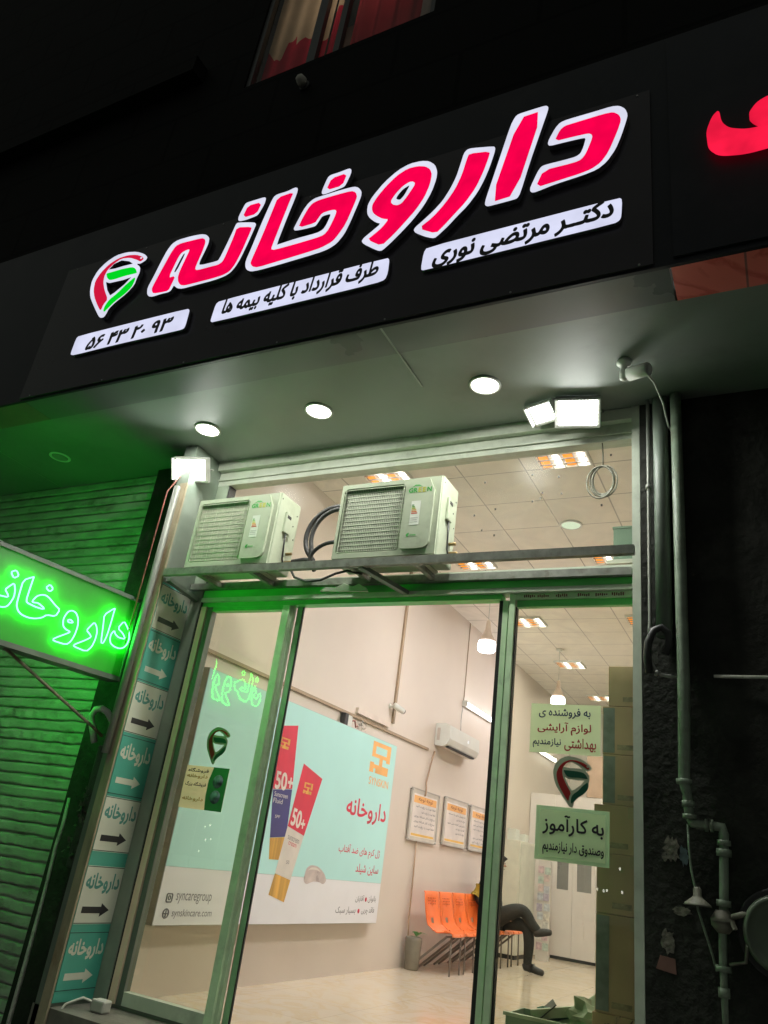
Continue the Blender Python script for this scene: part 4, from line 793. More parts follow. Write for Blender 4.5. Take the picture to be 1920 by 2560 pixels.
gp = [(-.474, yp, .39), (-.46, yp, .365), (-.43, yp, .362), (-.36, yp, .362), (-.325, yp, .36), (-.318, yp, .33), (-.322, yp, .24), (-.333, yp, .02), (-.345, yp, -.10), (-.35, yp, -.24), (-.352, yp, -.62)]
t = pipe('gas_pipe', gp, [.024, .024, .022, .022, .024, .024, .022, .022, .02, .018, .012], m_pipe, 'jointed gas pipe stepping right and down the dark wall to a valve', [((-.405, yp, .362), (-.39, yp, .362), .031), ((-.38, yp, .362), (-.365, yp, .362), .031), ((-.32, yp, .30), (-.32, yp, .275), .033), ((-.322, yp, .26), (-.323, yp, .225), .036), ((-.334, yp, .03), (-.335, yp, .0), .034), ((-.349, yp, -.25), (-.35, yp, -.275), .036), ((-.351, yp, -.34), (-.351, yp, -.38), .026)])
MB().lathe((-.342, yp, -.065), [(.025, -.05), (.052, -.02), (.055, .01), (.03, .05)], 18).build('valve_body', m_dull2, t)
MB().obox((-.30, yp-.05, -.055), (-.39, yp-.05, -.06), .02, .012).obox((-.30, yp-.05, -.055), (-.285, yp-.06, -.09), .02, .012).build('valve_handle', m_dull2, t)
MB().tube([(-.30, yp-.03, -.04), (-.25, yp-.03, -.02), (-.215, yp-.03, -.02), (-.21, yp-.03, -.08)], .014).build('branch', m_dull2, t)
MB().tube([(-.32, yp-.02, -.24), (-.25, yp-.03, -.22), (-.235, yp-.03, -.12)], .008).build('bracket_arm', m_dull2, t)
t = thing('gas_meter', (-.13, 4.4, -.2), 'round grey gas meter on the wall at the right edge', 'meter')
MB().lathe((-.085, 4.495, -.085), [(.165, 0), (.17, .01), (.17, .09), (.15, .115), (.145, .105), (.12, .1), (.02, .1)], 48, (0, -1, 0)).build('body', M('meter_enamel', (.075, .10, .065), .4, var=.15, scale=8), t)
MB().lathe((-.085, 4.50, -.085), [(.20, 0), (.20, .02), (.19, .02)], 48, (0, -1, 0)).build('ring', m_black, t)
m_dull = M('dull_fitting', (.17, .165, .125), .6, var=.4, scale=18)
t = thing('wall_lamp', (-.45, 4.45, .0), 'small cone shaded lamp on the dark wall left of the gas valve', 'lamp')
MB().lathe((-.45, yp-.02, -.012), [(.066, 0), (.06, .01), (.028, .035), (.02, .045), (.02, .075), (.012, .085)], 24).build('shade', m_dull, t)
MB().obox((-.45, yp-.01, .055), (-.45, 4.499, .055), .02, .02).build('arm', m_black, t)
loop('thin_hose', [(-.487, 4.45, .36), (-.484, 4.44, .25), (-.477, 4.44, .15), (-.46, 4.44, .06), (-.45, 4.43, -.03), (-.43, 4.45, -.10), (-.40, 4.46, -.2), (-.38, 4.47, -.28)], .006, m_pipe, 'thin pale hose trailing past the cone lamp down the dark wall', 'hose')
loop('horizontal_rod', [(-.33, 4.46, 1.13), (-.12, 4.46, 1.13), (.4, 4.46, 1.13)], .009, m_pipew, 'thin horizontal rod on the dark wall at the right edge', 'rod')
def torn(c, w, h, m, lb, seed, name='torn_paper'):
    random.seed(seed); n = 22
    o = MB().poly([(w*.5*math.cos(k/n*6.283)*random.uniform(.6, 1.1), h*.5*math.sin(k/n*6.283)*random.uniform(.6, 1.1)) for k in range(n)], [], (c[0], 4.4985, c[1]), X, Z, 0, .003).build(name, m, None)
    tag(o, lb, 'paper', 'torn paper remnants on the dark wall')
m_torn = M('torn_paper_mat', (.15, .14, .11), .8, var=.55, scale=28, bump=.5)
torn((-.575, .235), .085, .15, m_torn, 'large torn paper remnant on the dark wall, topmost of them', 1)
torn((-.517, .21), .05, .10, M('bluish_torn_paper', (.07, .10, .11), .8, var=.6, scale=30), 'bluish torn paper scrap beside the topmost remnant', 2)
torn((-.53, -.045), .10, .045, m_torn, 'wide low torn paper remnant under the cone lamp', 3)
torn((-.60, -.19), .075, .12, m_torn, 'roundish torn paper remnant above the pink scrap', 4)
torn((-.61, .195), .03, .05, m_torn, 'tiny torn paper scrap next to the right jamb', 6)
o = MB().poly([(0, 0), (.095, -.012), (.09, .055), (.02, .06), (.01, .03)], [], (-.66, 4.4985, -.315), X, Z, 0, .003).build('torn_paper', M('pink_paper', (.20, .10, .08), .8, var=.3), None)
tag(o, 'pink torn paper scrap low on the dark wall', 'paper', 'torn paper remnants on the dark wall')
# ------------------------------------------------------------------ inside: ceiling lamps
FLR = -1.12
e_tubew = E('fluorescent_white', (1.0, .96, .91), 400)
e_reflo = E('reflected_orange', (1.0, .33, .03), 1.25)  # orange louvre reflections put in as glowing strips
m_louv = M('louver_aluminium', (.30, .27, .24), .35)
lights = [(-3.33, 5.82, 'first louvred ceiling light inside, above the right outdoor unit'), (-1.59, 5.81, 'louvred ceiling light nearest the glass at the right, beside the hanging coil'), (-3.26, 8.15, 'louvred ceiling light seen low between the shelf beams, left one'), (-1.60, 8.15, 'louvred ceiling light seen low between the shelf beams, right one'), (-3.27, 10.52, 'louvred ceiling light at the upper left of the right door glass'), (-3.23, 12.9, 'louvred ceiling light in the middle of the right door glass'), (-3.25, 15.4, 'farthest louvred ceiling light, above the upper notice'), (-1.62, 10.52, 'louvred ceiling light of the right row, third from the glass'), (-1.62, 12.9, 'louvred ceiling light of the right row, fourth from the glass'), (-1.62, 15.4, 'louvred ceiling light of the right row, at the back')]
L0 = None
for x, y, lb in lights:
    if L0 is None:
        L0 = t = thing('ceiling_light', (x, y, 3.44), lb, 'ceiling light', 'louvred ceiling lights')
        fr = MB().box(x-.235, x+.235, y-.21, y-.196, 3.405, 3.439).box(x-.235, x+.235, y+.196, y+.21, 3.405, 3.439).box(x-.235, x-.221, y-.1955, y+.1955, 3.405, 3.439).box(x+.221, x+.235, y-.1955, y+.1955, 3.405, 3.439)
        fr.build('frame', m_white, t)
        box('reflector', m_louv, t, x-.2205, x+.2205, y-.1955, y+.1955, 3.432, 3.439)
        for k in range(4):
            cx = x-.165+k*.110
            hw = .021 if k % 2 else .040; MB().box(cx-hw, cx+hw, y-.185, y+.185, 3.418, 3.428).build('lamp', e_tubew if k % 2 else e_reflo, t)  # orange strips are glowing stand-ins for reflections, white ones the tubes
        lv = MB()
        for k in range(4): lv.box(x-.22, x+.22, y-.13+k*.0867-.005, y-.13+k*.0867+.005, 3.406, 3.417)
        for k in range(3): lv.box(x-.1135+k*.110, x-.1065+k*.110, y-.195, y+.195, 3.403, 3.4055)
        lv.build('louver', m_louv, t)
    else:
        c = copy_tree(L0); c.location = (x, y, 3.44+H); c['label'] = lb
t = thing('pale_ceiling_disc', (-1.86, 7.29, 3.44), 'pale round ceiling disc seen through the transom glass below the cable coil', 'ceiling light')
MB().lathe((-1.86, 7.29, 3.439), [(.118, 0), (.12, .01), (.10, .016), (.098, .008)], 36, (0, 0, -1)).build('rim', m_white, t)
MB().lathe((-1.86, 7.29, 3.435), [(.097, 0), (.095, .008), (.02, .01)], 36, (0, 0, -1)).build('lens', E('pale_disc_glow', (.72, .85, .62), .95), t)  # pale tone of an unlit disc put in as glow
def bulb(x, y, z, lb, s=1.0):
    t = thing('hanging_bulb', (x, y, 3.44), lb, 'light bulb', 'hanging LED bulbs')
    MB().lathe((x, y, z), [(.03*s, .0), (.085*s, .01), (.1*s, .03), (.1*s, .10), (.092*s, .125)], 28).build('globe', E('bulb_glow', (.96, .93, 1.0), 90), t)
    MB().lathe((x, y, z+.126*s), [(.09*s, 0), (.085*s, .03), (.05*s, .09), (.03*s, .14), (.025*s, .24), (.01, .26)], 24).build('socket', M('bulb_base', (.60, .47, .38), .5), t)
    MB().tube([(x, y, z+.35*s), (x, y, 3.435)], .004, 6).build('cord', m_pipew, t)
    MB().lathe((x, y, 3.436), [(.06, 0), (.05, .03)], 20, (0, 0, -1)).build('ceiling_rose', m_white, t)
bulb(-2.955, 8.0, 2.25, 'bright LED bulb hanging in the open doorway')
bulb(-3.18, 12.0, 2.53, 'second LED bulb deeper in the shop, just above the upper notice', 1.1)
def tube_light(y0, y1, z, lb):
    t = thing('tube_light', (-4.19, (y0+y1)/2, z), lb, 'tube light', 'tube lights on the left wall')
    MB().box(-4.195, -4.165, y0, y1, z-.035, z+.035).build('base', m_white, t)
    MB().tube([(-4.15, y0+.01, z), (-4.15, y1-.01, z)], .028, 12).build('tube', E('tube_glow', (1, .97, .98), 9), t)
    MB().box(-4.195, -4.12, y0-.02, y0-.001, z-.04, z+.04).box(-4.195, -4.12, y1+.001, y1+.02, z-.04, z+.04).build('end_cap', m_white, t)
tube_light(10.55, 11.85, 2.20, 'slanting bright tube light on the left wall above the split unit')
tube_light(14.3, 15.6, 2.20, 'far tube light on the left wall between the notice and the emblem')

# ------------------------------------------------------------------ lightbox poster on the left wall
PX = -4.10
P = thing('lightbox_poster', (-4.15, 6.57, -.645), 'large teal and white sunscreen lightbox poster on the left wall', 'poster')
box('box', M('lightbox_side', (.42, .43, .36), .5), P, -4.198, PX-.004, 4.785, 8.35, -.645, 1.21)
def grad(name, c, edge, f0, f1):
    """printed sheet: pale in the middle of the field, deeper tone at its rim"""
    return M(name, c, .35, var=.05, scale=.7)
sh = box('sheet', backlit_print(M('poster_teal', (.36, .60, .56), .35, var=.10, scale=.5), .22), P, PX-.003, PX, 4.79, 8.345, -.255, 1.206)
box('white_band', backlit_print(M('poster_white', (.72, .71, .72), .35, var=.02), .12), P, PX-.003, PX, 4.79, 8.345, -.641, -.257)
def pp(pts, m, k, parent=None, name='print'): return MB().poly(pts, [], (PX, 0, 0), Y_, Z, .001*k).build(name, m, parent or sh)
m_pr = M('print_red', (.55, .025, .06), .4); m_pb = M('print_blue', (.04, .04, .17), .4); m_pg = M('print_gold', (.58, .33, .07), .35, var=.35, scale=9, stretch=(1, 1.6, .02)); m_pw = M('print_white', (.72, .68, .62), .4); m_po = M('print_orange', (.80, .42, .14), .45); m_gtx = M('print_grey', (.18, .18, .18), .5)
pp([(5.871, .961), (5.966, .428), (6.274, .467), (6.196, 1.025)], m_pr, 1, name='tube_picture'); pp([(5.967, .424), (6.052, .034), (6.306, .06), (6.274, .463)], m_pb, 1, name='tube_picture'); pp([(6.052, .032), (6.094, -.137), (6.245, -.135), (6.303, .058)], m_pg, 1, name='tube_picture')
pp([(6.397, .713), (6.301, .151), (6.604, .091), (6.776, .625)], m_pr, 2, name='tube_picture'); pp([(6.301, .149), (6.226, -.241), (6.494, -.287), (6.603, .089)], m_pw, 2, name='tube_picture'); pp([(6.226, -.244), (6.182, -.414), (6.447, -.47), (6.494, -.289)], m_pg, 2, name='tube_picture')
PT = lambda s, m, y, z, k=3, **kw: text(sh, m, s, (PX+.001*k, y, z), Y_, Z, lift=0, **kw)
PT('50', m_pw, 5.985, .435, w=.19, h=.155, bold=.03, slant=-.1); PT('+', m_pw, 6.185, .47, w=.08, h=.09, bold=.05)
PT('50', m_pw, 6.335, .165, w=.17, h=.155, bold=.03, slant=.1, rise=-.15); PT('+', m_pw, 6.515, .15, w=.075, h=.08, bold=.05)
PT('Sunscreen', m_pw, 6.0, .375, w=.22, h=.04); PT('Fluid', m_pw, 6.0, .32, w=.15, h=.04); PT('SPF', m_pw, 6.07, .20, w=.08, h=.025)
PT('sunscreen', m_gtx, 6.335, .045, w=.2, h=.035, rise=-.15); PT('cream', m_pr, 6.36, .0, w=.14, h=.03, rise=-.15); PT('50', m_gtx, 6.375, -.16, w=.05, h=.03)
def mark(y0, z0, w, h, m, k, name='logo_mark', sk=0.0):
    q = lambda a, b: (y0+a*w+b*h*sk, z0+b*h)
    mb = MB()
    for rc in ((.05, .86, 1, 1), (.05, .5, .22, .86), (.8, .42, 1, .86), (.05, .5, 1, .62), (0, 0, .2, .32), (.0, .14, .95, .27), (.3, .0, .95, .14), (.45, .27, .62, .5)):
        a0, b0, a1, b1 = rc; mb.poly([q(a0, b0), q(a1, b0), q(a1, b1), q(a0, b1)], [], (PX, 0, 0), Y_, Z, .001*k + len(mb.v)*1e-6)
    return mb.build(name, m, sh)
mark(7.725, .84, .48, .33, m_po, 1); mark(5.935, .785, .17, .095, m_pg, 2); mark(6.46, .455, .16, .10, m_pg, 3)
PT('SYNSKIN', m_po, 7.75, .712, 1, w=.48, h=.082, bold=.015)
PT('داروخانه', m_pr, 7.34, .31, 1, w=.93, h=.23, bold=.02)
PT('ژل کرم های ضد آفتاب', m_pr, 7.30, -.03, 1, w=.93, h=.115, bold=.012); PT('ساین شیلد', m_pr, 7.715, -.19, 1, w=.53, h=.105, bold=.012)
PT('بانوان', m_gtx, 8.08, -.45, 1, w=.19, h=.07, bold=.01); PT('آقایان', m_gtx, 7.80, -.45, 1, w=.19, h=.07, bold=.01)
PT('فاقد چربی', m_gtx, 7.96, -.565, 1, w=.30, h=.075, bold=.01); PT('بسیار سبک', m_gtx, 7.41, -.565, 1, w=.42, h=.075, bold=.01)
for y, z in ((8.035, -.42), (7.90, -.53)): MB().lathe((PX+.001, y, z), [(.022, 0), (.022, .0006)], 16, (1, 0, 0)).build('dot', m_pr, sh)
PT('syncaregroup', m_gtx, 4.98, -.50, 1, w=.42, h=.07); PT('synskincare.com', m_gtx, 4.97, -.60, 1, w=.47, h=.065)
MB().tube([(PX+.002, 4.882, -.49), (PX+.002, 4.928, -.49), (PX+.002, 4.935, -.483), (PX+.002, 4.935, -.442), (PX+.002, 4.928, -.435), (PX+.002, 4.882, -.435), (PX+.002, 4.875, -.442), (PX+.002, 4.875, -.483)], .005, 6, closed=True).build('round_icon', m_gtx, sh)
MB().tube([(PX+.002, 4.905+.013*math.cos(k/12*6.283), -.4625+.013*math.sin(k/12*6.283)) for k in range(12)], .004, 5, closed=True).build('round_icon', m_gtx, sh)
MB().tube([(PX+.002, 4.90+.03*math.cos(k/16*6.283), -.565+.03*math.sin(k/16*6.283)) for k in range(16)], .005, 6, closed=True).tube([(PX+.002, 4.87, -.565), (PX+.002, 4.93, -.565)], .004, 5).tube([(PX+.002, 4.90, -.595), (PX+.002, 4.90, -.535)], .004, 5).build('globe_icon', m_gtx, sh)
pp(smooth_loop([(6.715, -.286), (6.735, -.18), (6.80, -.15), (6.866, -.147), (6.95, -.155), (7.023, -.18), (7.10, -.22), (7.142, -.271), (7.094, -.306), (7.0, -.285), (6.885, -.285), (6.78, -.316)], 2), M('cream_smear', (.55, .47, .45), .3, var=.25, scale=7), 2, name='cream_picture')
pp(smooth_loop([(6.76, -.20), (6.82, -.165), (6.93, -.165), (7.02, -.2), (6.93, -.185), (6.82, -.185)], 1), m_pw, 3, name='cream_picture')
t = thing('security_camera', (-4.17, 8.28, 1.6), 'small pale security camera on the left wall beside the brown conduit', 'camera')
MB().lathe((-4.199, 8.22, 1.65), [(.03, 0), (.03, .012), (.012, .02), (.012, .07)], 16, (1, 0, 0)).build('mount', m_white, t)
MB().lathe((-4.13, 8.19, 1.66), [(.02, 0), (.036, .01), (.036, .15), (.03, .16)], 18, (.45, .85, -.3)).build('body', m_white, t)
MB().lathe((-4.056, 8.329, 1.611), [(.027, 0), (.027, .006)], 16, (.45, .85, -.3)).build('lens', m_gasket, t)
t = thing('power_adapter', (-4.15, 7.2, 1.22), 'black power adapter with foil wrapped wires on top of the lightbox', 'adapter')
MB().box(-4.19, -4.13, 7.10, 7.17, 1.213, 1.34, .006).build('case', m_black, t)
MB().box(-4.19, -4.13, 7.172, 7.26, 1.213, 1.33, .006).build('case', m_white, t)
MB().tube([(-4.15, 7.26, 1.28), (-4.14, 7.33, 1.30), (-4.15, 7.38, 1.24), (-4.16, 7.44, 1.26)], .008).build('wire', M('red_wire', (.2, .05, .03), .5), t)
mb = MB(); random.seed(2)
for i in range(30):
    c = Vector((-4.15+random.uniform(-.02, .03), 7.50+random.uniform(-.07, .07), 1.27+random.uniform(-.05, .05)))
    mb.add([c+Vector((random.uniform(-.02, .02), random.uniform(-.03, .03), random.uniform(-.03, .03))) for k in range(3)], [(0, 1, 2)])
mb.build('foil', M('silver_foil', (.7, .7, .68), .2, metal=.9), t)
m_trunk = M('brown_trunking', (.26, .19, .12), .6)
tag(box('wall_trunking', m_trunk, None, -4.199, -4.18, 4.67, 9.45, 1.345, 1.375), 'thin brown cable trunking running along the left wall above the poster', 'trunking')
tag(box('wall_conduit', m_trunk, None, -4.199, -4.175, 8.31, 8.36, 1.47, 3.438), 'vertical brown conduit on the left wall', 'conduit')
tag(box('wall_conduit', M('white_conduit', (.70, .60, .52), .5), None, -4.199, -4.165, 7.42, 8.22, 1.40, 1.46), 'short white cable duct on the left wall just right of the foil wires', 'conduit')
tag(MB().tube([(-4.19, 10.56, 3.43), (-4.19, 10.56, 2.4), (-4.185, 10.54, 2.22)], .007, 6).build('lamp_wire', m_trunk, None), 'thin wire running from the ceiling down to the tube light', 'wire')
tag(MB().tube([(-4.19, 10.54, 2.17), (-4.185, 10.5, 1.95), (-4.18, 10.52, 1.76)], .004, 6).build('lamp_wire', m_gtx, None), 'thin dark wire between the tube light and the split unit', 'wire')
tag(MB().tube([(-4.16, 9.60, 1.36), (-4.17, 9.55, 1.2), (-4.18, 9.48, .95), (-4.15, 9.44, .84), (-4.15, 9.42, .78)], .011, 8).tube([(-4.18, 9.36, .24), (-4.17, 9.35, -.2), (-4.16, 9.33, -.6), (-4.13, 9.3, -.85)], .010, 8).build('brown_hose_line', M('brown_hose', (.34, .23, .15), .6), None), 'brown drain hose from the split unit down behind the notice frame to the pot', 'hose')
# split unit
t = thing('split_unit', (-4.1, 10.2, 1.45), 'white wall mounted split air conditioner indoor unit', 'air conditioner')
q = [(-4.199, 1.46), (-4.199, 1.74), (-4.06, 1.745), (-3.99, 1.72), (-3.985, 1.55), (-4.02, 1.475), (-4.08, 1.445)]
MB().poly([(a, b) for a, b in q], [], (0, 9.66, 0), (1, 0, 0), Z, -1.14, 0).build('body', m_white, t)
box('vent', m_gasket, t, -4.075, -4.02, 9.72, 10.72, 1.445, 1.462)
box('end_plate', M('split_side', (.55, .48, .42), .5), t, -4.17, -4.13, 9.653, 9.659, 1.52, 1.68)
MB().lathe((-3.988, 10.35, 1.62), [(.022, 0), (.022, .004)], 16, (1, 0, 0)).build('display', E('display_glow', (1, 1, 1), 1.2), t)
# framed notices
m_acr = M('acrylic_frame', (.62, .58, .52), .2, var=.1); m_pin = M('steel_pin', (.5, .5, .48), .3, metal=.8)
m_org = M('orange_header', (.74, .40, .14), .5); m_yel = M('yellow_footer', (.72, .46, .10), .5); m_sheet = M('notice_sheet', (.74, .68, .64), .5)
def frame(y0, y1, z0, z1, lb, nl, seed):
    t = thing('notice_frame', (-4.19, (y0+y1)/2, z0), lb, 'notice', 'framed notices on the left wall')
    box('panel', m_acr, t, -4.18, -4.175, y0, y1, z0, z1)
    MB().box(-4.1745, -4.168, y0, y1, z1-.014, z1).box(-4.1745, -4.168, y0, y1, z0, z0+.014).box(-4.1745, -4.168, y0, y0+.02, z0+.015, z1-.015).box(-4.1745, -4.168, y1-.02, y1, z0+.015, z1-.015).build('rim', M('rim_grey', (.36, .33, .29), .3), t)
    for a, b in ((y0+.02, z0+.02), (y1-.02, z0+.02), (y0+.02, z1-.02), (y1-.02, z1-.02)): MB().lathe((-4.199, a, b), [(.012, 0), (.012, .04)], 10, (1, 0, 0)).build('pin', m_pin, t)
    s = box('sheet', m_sheet, t, -4.1745, -4.173, y0+.075, y1-.075, z0+.05, z1-.06)
    w = y1-y0-.15
    box('header', m_org, s, -4.1728, -4.172, y0+.09, y1-.09, z1-.165, z1-.08)
    box('footer', m_yel, s, -4.1728, -4.172, y0+.09, y1-.09, z0+.06, z0+.085)
    text(s, M('brown_lettering', (.30, .09, .03), .5), 'توجه توجه', (-4.172, y0+w*.3, z1-.15), Y_, Z, w=w*.62, h=.06, bold=.02, lift=.001)
    random.seed(seed)
    for k in range(nl):
        ww = w*random.choice((.45, .85, .6, .88, .75)); ln = random.choice(('لطفا نوبت را رعایت کنید', 'دارو پس گرفته نمی شود', 'تحویل دارو با نسخه', 'ساعات کار شبانه روزی'))
        text(s, m_gtx, ln, (-4.1725, y1-.1-ww, z1-.225-k*.058), Y_, Z, w=ww, h=.036, bold=.02, lift=.001)
frame(9.06, 9.95, .24, .845, 'framed notice with orange header, leftmost of three beside the poster', 5, 1)
frame(10.155, 11.05, .26, .87, 'framed notice with orange header, second of three on the left wall', 5, 4)
frame(11.15, 12.05, .26, .872, 'framed notice with orange header, partly hidden behind the door stile', 6, 8)

# ------------------------------------------------------------------ chairs and pot
m_or = M('orange_plastic', (.80, .17, .035), .3, var=.06, spec=.55)
m_leg = M('chair_leg', (.16, .14, .12), .4, metal=.3)
def chair_prof():
    p = [(-4.02, -.285), (-4.005, -.30), (-3.99, -.40), (-3.97, -.50), (-3.945, -.60), (-3.915, -.66), (-3.86, -.70), (-3.78, -.705), (-3.70, -.69), (-3.63, -.682), (-3.595, -.695), (-3.585, -.725)]
    q = []
    for i in range(len(p)-1):
        for k in range(3): a = k/3; q.append((p[i][0]*(1-a)+p[i+1][0]*a, p[i][1]*(1-a)+p[i+1][1]*a))
    return q+[p[-1]]
def chair(yc, lb):
    t = thing('waiting_chair', (-3.85, yc, FLR), lb, 'chair', 'orange waiting chairs along the wall')
    pf = chair_prof(); n = len(pf); w = .44; nt_ = 11; vs = []; fs = []
    for off in (0, 1):
        for i, (x, z) in enumerate(pf):
            a = pf[max(0, i-1)]; b = pf[min(n-1, i+1)]; d = Vector((b[0]-a[0], b[1]-a[1])).normalized(); nx, nz = d.y, -d.x
            for j in range(nt_):
                u = j/(nt_-1)*2-1; k = .022*u*u if i < 20 else .010*u*u     # dished across
                vs.append((x+k*(1 if i < 20 else 0)+nx*.008*off, yc+u*w/2*(1 if i > 3 else .985), z+(k if i >= 15 else 0)+nz*.008*off))
    def idx(o, i, j): return o*n*nt_+i*nt_+j
    hole = lambda i, j: i in (11, 12) and 4 <= j <= 5
    for i in range(n-1):
        for j in range(nt_-1):
            if hole(i, j): continue
            fs.append((idx(0, i, j), idx(0, i, j+1), idx(0, i+1, j+1), idx(0, i+1, j)))
            fs.append((idx(1, i, j), idx(1, i+1, j), idx(1, i+1, j+1), idx(1, i, j+1)))
    for i in range(n-1): fs += [(idx(0, i, 0), idx(0, i+1, 0), idx(1, i+1, 0), idx(1, i, 0)), (idx(0, i, nt_-1), idx(1, i, nt_-1), idx(1, i+1, nt_-1), idx(0, i+1, nt_-1))]
    for j in range(nt_-1): fs += [(idx(0, 0, j), idx(1, 0, j), idx(1, 0, j+1), idx(0, 0, j+1)), (idx(0, n-1, j), idx(0, n-1, j+1), idx(1, n-1, j+1), idx(1, n-1, j))]
    s = MB().add(vs, fs, True).build('seat', m_or, t)
    mb = MB()
    for r in range(3):
        for c in range(5): mb.lathe((-3.985+.004*r, yc-.10+c*.05+.012*(r % 2), -.36-.03*r), [(.007, 0), (.007, .006)], 6, (1, 0, 0))
    mb.build('perforations', M('hole_shadow', (.42, .07, .02), .8), s)
    for dy in (-.155, .155):
        MB().tube([(-3.63, yc+dy, -.715), (-3.62, yc+dy, FLR)], .0105, 8).build('leg', m_leg, t)
        MB().obox((-3.68, yc+dy, -.725), (-4.13, yc+dy, FLR+.008), .028, .022).build('leg', m_leg, t)
    MB().tube([(-3.66, yc-.2, -.725), (-3.66, yc+.2, -.725)], .011, 8).build('rail', m_leg, t)
for k, lb in enumerate(('orange plastic waiting chair nearest the door, beside the grey pot', 'second orange waiting chair from the pot', 'third orange waiting chair from the pot', 'fourth orange waiting chair, next to the seated person', 'orange waiting chair the person sits on', 'orange waiting chair at the far end, past the seated person')):
    chair(9.545+.462*k, lb)
t = thing('plant_pot', (-4.07, 9.33, FLR), 'grey floor pot with a few green leaves by the first chair', 'pot')
MB().lathe((-4.07, 9.33, FLR), [(.075, 0), (.085, .02), (.10, .30), (.095, .33), (.06, .34)], 20).build('pot', M('pot_grey', (.20, .18, .14), .7, var=.3), t)
mb = MB()
for k in range(5):
    a = k*1.3; c = Vector((-4.05, 9.34, FLR+.34)); d = Vector((math.cos(a)*.10+.05, math.sin(a)*.10, .04)); w = Vector((-d.y, d.x, 0)).normalized()*.025
    mb.add([c, c+d*.5+w+Vector((0, 0, .03)), c+d, c+d*.5-w+Vector((0, 0, .03))], [(0, 1, 2, 3)])
mb.build('leaf', M('leaf_green', (.06, .22, .04), .5), t)

# ------------------------------------------------------------------ seated person
def skinned(name, m, parent, verts, edges, rad, root=0, sub=2):
    off = base(parent); me = bpy.data.meshes.new(name+'_graph')
    me.from_pydata([(x-off.x, y-off.y, z+H-off.z) for x, y, z in verts], edges, [])
    o = bpy.data.objects.new(name, me); COL.objects.link(o)
    o.modifiers.new('skin', 'SKIN')
    for i, v in enumerate(me.skin_vertices[0].data):
        r = rad[i]; v.radius = r if isinstance(r, tuple) else (r, r); v.use_root = (i == root)
    s = o.modifiers.new('sub', 'SUBSURF'); s.levels = sub; s.render_levels = sub
    dg = bpy.context.evaluated_depsgraph_get(); new = bpy.data.meshes.new_from_object(o.evaluated_get(dg)); new.name = name
    bpy.data.objects.remove(o); bpy.data.meshes.remove(me)
    new.materials.clear(); new.materials.append(m)
    for p in new.polygons: p.use_smooth = True
    r = bpy.data.objects.new(name, new); COL.objects.link(r); r.parent = parent; return r
yp0 = 11.30
PR = thing('person', (-3.7, yp0, FLR), 'person in black jacket with yellow stripes and dark trousers seated cross-legged on an orange chair', 'person')
m_skin = M('skin', (.42, .24, .16), .55); m_jack = M('black_jacket', (.018, .018, .02), .8, var=.3); m_jy = M('yellow_stripe', (.30, .21, .01), .7); m_trs = M('dark_trousers', (.013, .014, .012), .85, var=.35, scale=14, bump=.6, bscale=22); m_shoe = M('black_shoe', (.012, .012, .012), .5); m_hair = M('black_hair', (.012, .01, .01), .7)
y = yp0
bodyv = [(-3.80, y, -.56), (-3.83, y, -.38), (-3.85, y, -.18), (-3.83, y, -.06), (-3.80, y, .01), (-3.76, y, .09), (-3.75, y, .17), (-3.74, y, .215),
         (-3.86, y-.19, -.10), (-3.95, y-.27, -.33), (-3.72, y-.20, -.48), (-3.62, y-.10, -.50), (-3.86, y+.19, -.10), (-3.92, y+.25, -.34), (-3.70, y+.16, -.48), (-3.60, y+.06, -.50)]
bodye = [(0, 1), (1, 2), (2, 3), (3, 4), (4, 5), (5, 6), (6, 7), (2, 8), (8, 9), (9, 10), (10, 11), (2, 12), (12, 13), (13, 14), (14, 15)]
body = skinned('body', m_skin, PR, bodyv, bodye, [(.13, .15), (.11, .14), (.12, .15), .06, .05, (.075, .085), (.08, .095), (.05, .06), .055, .042, .032, .03, .055, .042, .032, .03])
hands = MB()
for hy, sg in ((y-.10, 1), (y+.06, -1)):
    hands.lathe((-3.62, hy, -.50), [(.026, -.01), (.036, .02), (.036, .06), (.03, .085)], 12, (.9, .3*sg, -.2))
    for k in range(4): hands.tube([(-3.55, hy+.02*sg+(k-1.5)*.018, -.515), (-3.52, hy+.03*sg+(k-1.5)*.018, -.525), (-3.505, hy+.035*sg+(k-1.5)*.017, -.55)], [.009, .0085, .007], 7)
    hands.tube([(-3.60, hy+.03*sg, -.49), (-3.565, hy+.055*sg, -.50), (-3.54, hy+.05*sg, -.515)], [.010, .009, .008], 7)
hands.build('hand', m_skin, body)
fc = MB()
fc.lathe((-3.665, y, .125), [(.016, 0), (.012, .02), (.004, .03)], 8, (1, 0, -.3))
for s in (-1, 1): fc.lathe((-3.77, y+s*.078, .12), [(.03, 0), (.026, .012), (.01, .018)], 10, (0, s, 0))
fc.build('nose_and_ears', m_skin, body)
ey = MB()
for s in (-1, 1): ey.lathe((-3.668, y+s*.03, .15), [(.012, 0), (.008, .005)], 8, (1, 0, 0))
ey.box(-3.668, -3.664, y-.022, y+.022, .075, .081).build('eyes_and_mouth', m_text, body)
skinned('hair', m_hair, PR, [(-3.80, y, .13), (-3.785, y, .19), (-3.75, y, .245), (-3.70, y, .235)], [(0, 1), (1, 2), (2, 3)], [(.075, .09), (.09, .1), (.075, .08), (.03, .06)], 1)
skinned('jacket', m_jack, PR, [v for v in bodyv[:4]]+[bodyv[8], bodyv[9], bodyv[10], bodyv[12], bodyv[13], bodyv[14]], [(0, 1), (1, 2), (2, 3), (2, 4), (4, 5), (5, 6), (2, 7), (7, 8), (8, 9)], [(.15, .175), (.14, .17), (.14, .18), .085, .075, .06, .048, .075, .06, .048])
